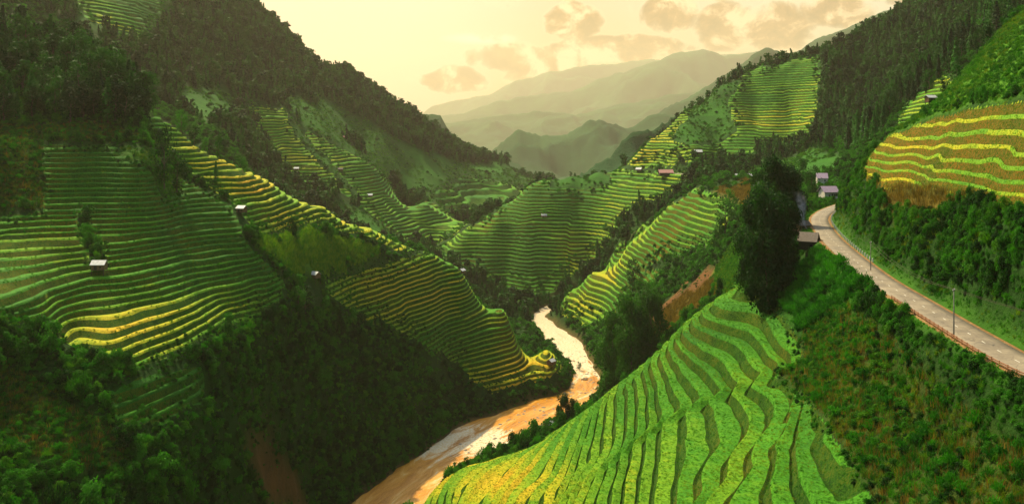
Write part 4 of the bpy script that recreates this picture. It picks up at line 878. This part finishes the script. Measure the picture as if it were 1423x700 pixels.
for px, py, Yd, hp, kd, lab in TREES:
    p = spot(px, py, Yd, 0.12); p.z -= 0.4; hh = hp / F * p.y; nar = 0.55 if ('columnar' in lab or 'upright' in lab or 'narrow' in lab) else 1.0
    if 'rounded green tree beside' in lab: nar = 0.75
    plant(random.choice(KD[kd]), p, hh * nar, random.uniform(0, 6.28), lab, 'tree', None, 1.0 / nar)
BIG = [
 (1066, 432, 250, 165, 'largest dark tree of the tall group left of the road'), (1088, 405, 262, 130, 'dark tree nearest the road in the tall group'), (1047, 400, 268, 118, 'dark tree at the left side of the tall group'),
 (1078, 345, 300, 125, 'tallest crown at the back of the tall group'), (1098, 340, 312, 105, 'dark crown by the smoke, right back of the group'), (1060, 350, 305, 95, 'dark crown in the middle back of the group'), (1100, 300, 390, 60, 'farther dark tree above the smoke'), (1054, 310, 370, 72, 'farther tree left of the tallest crown'),
 (852, 552, 440, 118, 'big dark tree on the right river bank, left one'), (878, 540, 430, 125, 'big dark tree on the right river bank, middle one'), (905, 505, 440, 100, 'big dark tree on the right river bank, right one'), (866, 480, 490, 70, 'dark tree behind the big riverbank trees'), (893, 470, 480, 78, 'dark tree behind and right of the riverbank trees'),
 (783, 600, 425, 52, 'round dark tree over the river by the grey roof'), (797, 594, 430, 40, 'smaller tree right of the round riverside tree'),
]
for k, (px, py, Yd, hp, lab) in enumerate(BIG):
    p = ground(px, min(py, 699), Yd, 0.03); 
    zt = CZ - (py - hp - HZ) / F * p.y; p.z = float(TZ(p.x, p.y)[0][0]) - 0.5
    hh = max(zt - p.z, 6); w = hp / F * p.y
    plant(P_big[k % 3], p, w * 0.74, random.uniform(0, 6.28), lab, 'tree', None, hh / (w * 0.74))
# riverside bushes
for px, py, s_, lab in ((733, 612, 2.2, 'small dark bush on the gravel by the river'), (745, 607, 1.8, 'low bush right of the gravel bush by the river'), (805, 512, 3.0, 'small bush on the islet at the river bend')):
    Yw = 149 * F / (py - HZ); x = (px - CX) / F * Yw; plant(P_brt[0], (x, Yw, 0.1), s_ * 1.9, px, lab, 'bush')

# ------------------------------------------------------------------ huts and houses
def simple(name, col, rough=0.8, var=0.3, sc=2.0, metallic=0.0):
    m, gg, out = mat(name); P = worldpos(gg); n1 = gg.noise(P, sc, 4, 0.65)
    principled(gg, out, gg.ramp(n1, [(0.3, tuple(c * (1 - var) for c in col)), (0.7, tuple(min(1, c * (1 + var)) for c in col))]), rough, n1, 0.03, 0.5, 0.3, metallic); M[name] = m; return m
simple('sheet_roof', (0.42, 0.42, 0.42), 0.55, 0.25, 1.5); simple('wood_wall', (0.16, 0.09, 0.04)); simple('dark_wood', (0.05, 0.035, 0.02)); simple('purple_roof', (0.30, 0.22, 0.30)); simple('red_roof', (0.42, 0.20, 0.17)); simple('plaster', (0.50, 0.46, 0.38)); simple('concrete', (0.16, 0.15, 0.13)); simple('stone', (0.22, 0.18, 0.13)); simple('dark_roof', (0.14, 0.11, 0.09)); simple('glass_dark', (0.02, 0.02, 0.025), 0.2)
simple('rust', (0.20, 0.07, 0.02))
def hut(px, py, Yd, width, rz, label, cat='hut', depth=None, wall_h=1.5, stilts=1.0, roofm='sheet_roof', wallm='wood_wall', name='field_hut', gable=False, storeys=1, group=None):
    p = spot(px, py, Yd, 0.12); depth = depth or width * 0.8; root = empty(name, p, rz, label, cat, group); w, d = width / 2, depth / 2; z0 = stilts
    if stilts > 0.3:
        for sx_ in (-1, 1):
            for sy_ in (-1, 1): MB().tube([(sx_ * (w - .15), sy_ * (d - .15), -1.5), (sx_ * (w - .15), sy_ * (d - .15), z0 + 0.05)], 0.09, 6).build('post', M['dark_wood'], root)
        MB().box((0, 0, z0 + .05), (width + .1, depth + .1, .12)).build('floor', M['dark_wood'], root)
    H_ = wall_h * storeys; t = 0.1; zc = z0 + .11 + H_ / 2
    MB().box((0, -d + t / 2, zc), (width - .1, t, H_)).box((0, d - t / 2, zc), (width - .1, t, H_)).box((-w + t / 2, 0, zc), (t, depth - 2 * t - .01, H_)).box((w - t / 2, 0, zc), (t, depth - 2 * t - .01, H_)).build('wall', M[wallm], root)
    dr = MB().box((-w * 0.3, -d - 0.02, z0 + .11 + min(wall_h, 2.1) * .45), (min(.9, width * .25), .06, min(wall_h, 2.1) * .88)).build('door', M['dark_wood'], root)
    for st in range(storeys):
        for wx in ((0.45,) if width < 6 else (0.15, 0.5, 0.8)):
            f_ = MB().box((w * wx, -d - 0.015, z0 + .1 + wall_h * (st + .58)), (width * .13, .05, wall_h * .36)).build('window', M['dark_wood'], root)
            MB().box((0, 0, 0), (width * .13 - .12, .03, wall_h * .36 - .12)).build('pane', M['glass_dark'], f_).location = (w * wx, -d - 0.04, z0 + .1 + wall_h * (st + .58))
    ov = 0.3 if width < 6 else 0.7; zt = z0 + .11 + H_; rh = depth * (0.42 if not gable else 0.45)
    mb = MB(); X0, X1 = -w - ov, w + ov; th = .09
    prof = [(-d - ov, zt + .02), (0, zt + rh), (d + ov, zt + .02)] if True else None
    pts = [(x_, y_, z_ + q) for x_ in (X0, X1) for q in (0, th) for y_, z_ in prof]
    mb.poly(pts, [(0, 1, 7, 6), (1, 2, 8, 7), (3, 9, 10, 4), (4, 10, 11, 5), (0, 3, 4, 1), (1, 4, 5, 2), (6, 7, 10, 9), (7, 8, 11, 10), (0, 6, 9, 3), (2, 5, 11, 8)]); mb.build('roof', M[roofm], root)
    for s_ in (-1, 1): MB().poly([(s_ * (w - .06), -d, zt), (s_ * (w - .06), d, zt), (s_ * (w - .06), 0, zt + rh * .96), (s_ * (w - .14), -d, zt), (s_ * (w - .14), d, zt), (s_ * (w - .14), 0, zt + rh * .96)], [(0, 1, 2), (3, 5, 4), (0, 3, 4, 1), (1, 4, 5, 2), (2, 5, 3, 0)]).build('gable', M[wallm], root)
    return root
hut(138, 378, 285, 4.0, 0.05, 'grey-roofed stilt hut in the middle of the left terraces', stilts=1.4, wall_h=1.5)
hut(336, 300, 360, 3.4, -0.35, 'white-roofed stilt hut with brown walls below the bright crest terraces', stilts=1.4, wall_h=1.5)
hut(438, 390, 398, 3.8, -0.6, 'small white-roofed hut at the corner of the maize field', stilts=1.3)
hut(642, 377, 528, 3.6, 1.0, 'small hut on the crest line of the river spur', stilts=0.4)
hut(766, 508, 540, 4.2, 0.9, 'hut at the tip of the spur above the river bend', stilts=0.6, wall_h=1.8)
hut(764, 603, 448, 5.2, 0.7, 'grey-roofed shed half hidden at the river edge', stilts=3.0, wall_h=1.7, cat='shed')
hut(412, 238, 860, 4.5, 0.1, 'white-roofed hut at the left edge of the far terraces', stilts=0.5)
hut(473, 238, 920, 5.0, 0.2, 'dark hut in the middle of the far terraces', stilts=0.5, roofm='dark_roof')
hut(514, 272, 900, 5.0, 0.1, 'pale hut at the lower edge of the far terraces', stilts=0.5)
hut(480, 193, 1000, 5.0, 0.3, 'tiny pinkish hut high behind the far terraces', stilts=0.3, roofm='red_roof')
hut(756, 300, 885, 5.0, 0.1, 'pale hut on the dark knoll in the valley', stilts=0.4)
hut(970, 213, 900, 6.5, 0.0, 'pale-roofed hut above the yellow field on the back hill', stilts=0.3)
hut(925, 243, 848, 12.5, 0.05, 'long red-roofed house beside the distant road', 'house', 7, 2.7, 0.1, 'red_roof', 'dark_wood', 'house')
hut(888, 238, 870, 5.5, -0.5, 'small white-roofed shed left of the red-roofed house', stilts=0.3, cat='shed')
hut(1033, 252, 650, 11.0, 0.0, 'long white-roofed house at the end of the distant road', 'house', 6, 2.8, 0.1, 'sheet_roof', 'plaster', 'house')
hut(1048, 254, 655, 6.0, 0.1, 'small grey-roofed annex right of the white-roofed house', 'house', 5, 2.4, 0.1, 'sheet_roof', 'concrete', 'house')
hut(1151, 276, 418, 6.6, 0.15, 'purple-roofed pale house where the road bends away', 'house', 6, 2.9, 0.1, 'purple_roof', 'plaster', 'house', True)
hut(1142, 262, 470, 5.2, -0.2, 'two-storey pinkish house behind the purple-roofed one', 'house', 6, 2.6, 0.1, 'purple_roof', 'plaster', 'house', True, 2)
hut(1124, 347, 262, 5.0, -0.5, 'dark gabled wooden shed at the road edge below the smoke', 'shed', 5.5, 2.4, 0.1, 'dark_roof', 'dark_wood', 'roadside_shed', True)
hut(1114, 322, 300, 4.6, 0.3, 'low dark-roofed hut with the smoking fire beside it', stilts=0.1, wall_h=2.0, roofm='dark_roof')
hut(1293, 146, 262, 2.4, 0.2, 'tiny white-roofed shelter on the crest over the golden terraces', stilts=1.0, wall_h=1.0, cat='shelter')

# ------------------------------------------------------------------ roadside furniture
def along(i0, i1, px_):  # arc position whose projection has this column
    best = min(np.arange(0, cumr[-1], 0.5), key=lambda s_: abs(CX + onroad(s_)[0] / onroad(s_)[1] * F - px_) + (1000 if not (i0 <= s_ <= i1) else 0)); return best
# utility poles with insulators; wires are things of their own
def pole(x, y, z, hgt, lab, rz):
    root = empty('utility_pole', (x, y, z), rz, lab, 'utility pole'); MB().tube([(0, 0, -1), (0, 0, hgt)], [0.11, 0.07], 8).build('shaft', M['concrete'], root, True)
    c_ = MB().box((0, 0, hgt - .35), (1.3, .09, .09)).build('crossarm', M['dark_wood'], root)
    for s_ in (-.55, 0, .55): MB().tube([(s_, 0, hgt - .3), (s_, 0, hgt - .1)], [.06, .04], 6).build('insulator', M['white'], c_)
    return Vector((x, y, z + hgt - .12))
Yp = 30.5 * F / (474 - HZ); tops = []
tops.append(pole((1325.5 - CX) / F * Yp, Yp, 119.4, 8.0, 'tall utility pole standing at the edge of the road on the right', 0.9))
Yq = 30.5 * F / (382 - HZ); pq = ((1183 - CX) / F * Yq, Yq)
tops.insert(0, pole(pq[0] + 5.5, pq[1] + 3, 119.6, 7.0, 'utility pole by the bend of the road, before the bushes', 0.9))
Yr = 108.0; tops.append(pole(84, 88, 119.5, 8.0, 'utility pole outside the right edge of the view', 0.9))
for i in range(len(tops) - 1):
    for off in (-.5, .5):
        a_, b_ = tops[i] + Vector((off * .7, -off * .7, 0)), tops[i + 1] + Vector((off * .7, -off * .7, 0)); pts = []
        for q in range(13): t = q / 12; v_ = a_.lerp(b_, t); v_.z -= 4 * t * (1 - t) * 1.6; pts.append(v_)
        o = MB().tube(pts, 0.022, 4).build('power_line', M['dark_wood']); props(o, ('upper' if off > 0 else 'lower') + ' of the power lines ' + ('between the two roadside poles' if i == 0 else 'from the tall pole to the right'), 'cable')
# guard rail on the valley side
i_s, i_e = along(0, cumr[-1] * .75, 1440), along(0, cumr[-1] * .75, 1262)
a_, b_ = min(i_s, i_e), max(i_s, i_e); a_ -= 12
x0, y0, r0 = onroad(a_, 3.6); x1, y1, r1 = onroad(a_, -3.6); side = -3.5 if math.hypot(x1, y1) < math.hypot(x0, y0) else 3.5
root = empty('guard_rail', (*onroad(a_, side)[:2], ROAD_Z), 0, 'rusty guard rail along the valley side of the road', 'guard rail'); base_ = root.location.copy()
s_ = a_; prev = None
pm = MB().tube([(0, 0, -.6), (0, 0, .72)], .07, 6).mesh('post', M['rust']); rail_pts = []
while s_ < b_:
    x_, y_, r_ = onroad(s_, side); q = bpy.data.objects.new('post', pm); COL.objects.link(q); q.parent = root; q.location = (x_ - base_.x, y_ - base_.y, 0)
    rail_pts.append((x_ - base_.x, y_ - base_.y, 0.55)); s_ += 2.0
for zz in (0.0, -0.28): MB().tube([(p_[0], p_[1], p_[2] + zz) for p_ in rail_pts], .085, 6).build('rail', M['rust'], root)
# white marker stones on the hill side near the bend
s0, s1 = along(cumr[-1] * .3, cumr[-1], 1185), along(cumr[-1] * .3, cumr[-1], 1150)
mk = MB().poly([(-.17, -.17, 0), (.17, -.17, 0), (.17, .17, 0), (-.17, .17, 0), (-.13, -.13, .8), (.13, -.13, .8), (.13, .13, .8), (-.13, .13, .8), (0, 0, .95)], [(0, 3, 2, 1), (0, 1, 5, 4), (1, 2, 6, 5), (2, 3, 7, 6), (3, 0, 4, 7), (4, 5, 8), (5, 6, 8), (6, 7, 8), (7, 4, 8)]).mesh('marker_stone', M['white'])
for s_ in np.arange(min(s0, s1) - 4, max(s0, s1) + 14, 3.6):
    x_, y_, r_ = onroad(s_, -side * 1.12); q = bpy.data.objects.new('marker_stone', mk); COL.objects.link(q); q.location = (x_, y_, ROAD_Z - .1); q.rotation_euler.z = r_
    props(q, 'white marker stone in the row along the inner road bend', 'marker stone', 'marker stones along the inner bend')
# boulders in and beside the river
rp_ = []
for k in range(4):
    r_ = np.random.default_rng(200 + k); import bmesh
    bm = bmesh.new(); bmesh.ops.create_icosphere(bm, subdivisions=2, radius=1.0)
    for v_ in bm.verts: v_.co *= 0.75 + 0.5 * float(vnoise(v_.co.x * 1.7 + k * 9, v_.co.y * 1.7 + v_.co.z * 2.1, 300 + k)); v_.co.z *= 0.65
    me = bpy.data.meshes.new('boulder'); bm.to_mesh(me); bm.free(); me.materials.append(M['stone']); rp_.append(me)
cnt = 0
for bx_, by_, br_ in BARS + [(RIVp[i, 0], RIVp[i, 1], 9) for i in range(len(RIVp)) if 420 < RIVp[i, 1] < 620]:
    for k in range(9):
        a_ = random.uniform(0, 6.28); d_ = br_ * math.sqrt(random.random()); x_, y_ = bx_ + math.cos(a_) * d_, by_ + math.sin(a_) * d_
        zz = max(float(TZ(x_, y_)[0][0]), -0.3)
        if zz > 2.5: continue
        q = bpy.data.objects.new('boulder', random.choice(rp_)); COL.objects.link(q); q.location = (x_, y_, zz); q.scale = (random.uniform(.4, 1.1),) * 3; q.rotation_euler.z = a_; cnt += 1
        props(q, 'brown boulder among the rapids at the river bend', 'boulder', 'boulders among the rapids')
print('boulders', cnt)
# smoke from the fire by the roadside hut
m, gg, out = mat('smoke'); tcn = gg.n('ShaderNodeTexCoord'); o3 = tcn.outputs['Object']
sp_ = gg.n('ShaderNodeSeparateXYZ'); gg.put(sp_.inputs[0], o3); zz = gg.m('DIVIDE', sp_.outputs[2], 13.0)
wob = gg.m('MULTIPLY', gg.m('SINE', gg.m('MULTIPLY', sp_.outputs[2], 0.5)), 0.5)
rx = gg.m('ADD', gg.m('ADD', sp_.outputs[0], gg.m('MULTIPLY', zz, 3.2)), wob)
rad = gg.m('SQRT', gg.m('ADD', gg.m('MULTIPLY', rx, rx), gg.m('MULTIPLY', sp_.outputs[1], sp_.outputs[1])))
lim = gg.m('ADD', 0.35, gg.m('MULTIPLY', zz, 2.4))
core = gg.m('SUBTRACT', 1.0, gg.m('DIVIDE', rad, lim), clamp=True)
den = gg.m('MULTIPLY', gg.m('MULTIPLY', core, gg.mr(gg.noise(o3, 0.9, 4, 0.65), 0.35, 0.65)), gg.m('MULTIPLY', gg.mr(zz, 1.0, 0.2), 1.1))
pv = gg.n('ShaderNodeVolumePrincipled'); pv.inputs['Color'].default_value = (0.9, 0.92, 0.95, 1); gg.put(pv.inputs['Density'], den); gg.nt.links.new(pv.outputs[0], out.inputs['Volume']); M['smoke'] = m
p = spot(1121, 318, 300, 0.08)
o = MB().box((-1.5, 0, 6.5), (9, 6, 13)).build('smoke', m); o.location = p; props(o, 'wisp of white smoke rising beside the roadside hut', 'smoke', None, 'stuff')

# ------------------------------------------------------------------ haze in the valley air
m, gg, out = mat('haze'); pv = gg.n('ShaderNodeVolumePrincipled'); pv.inputs['Color'].default_value = (1.0, 0.88, 0.62, 1)
pv.inputs['Density'].default_value = HAZE_DENSITY; pv.inputs['Anisotropy'].default_value = 0.35; gg.nt.links.new(pv.outputs[0], out.inputs['Volume'])
o = MB().box((0, 10600, 1090), (40000, 22000, 2240)).build('haze', m); props(o, 'pale golden haze filling the valley air', None, None, 'stuff')
print('done t', round(time.time() - T0, 1), len(bpy.data.objects))
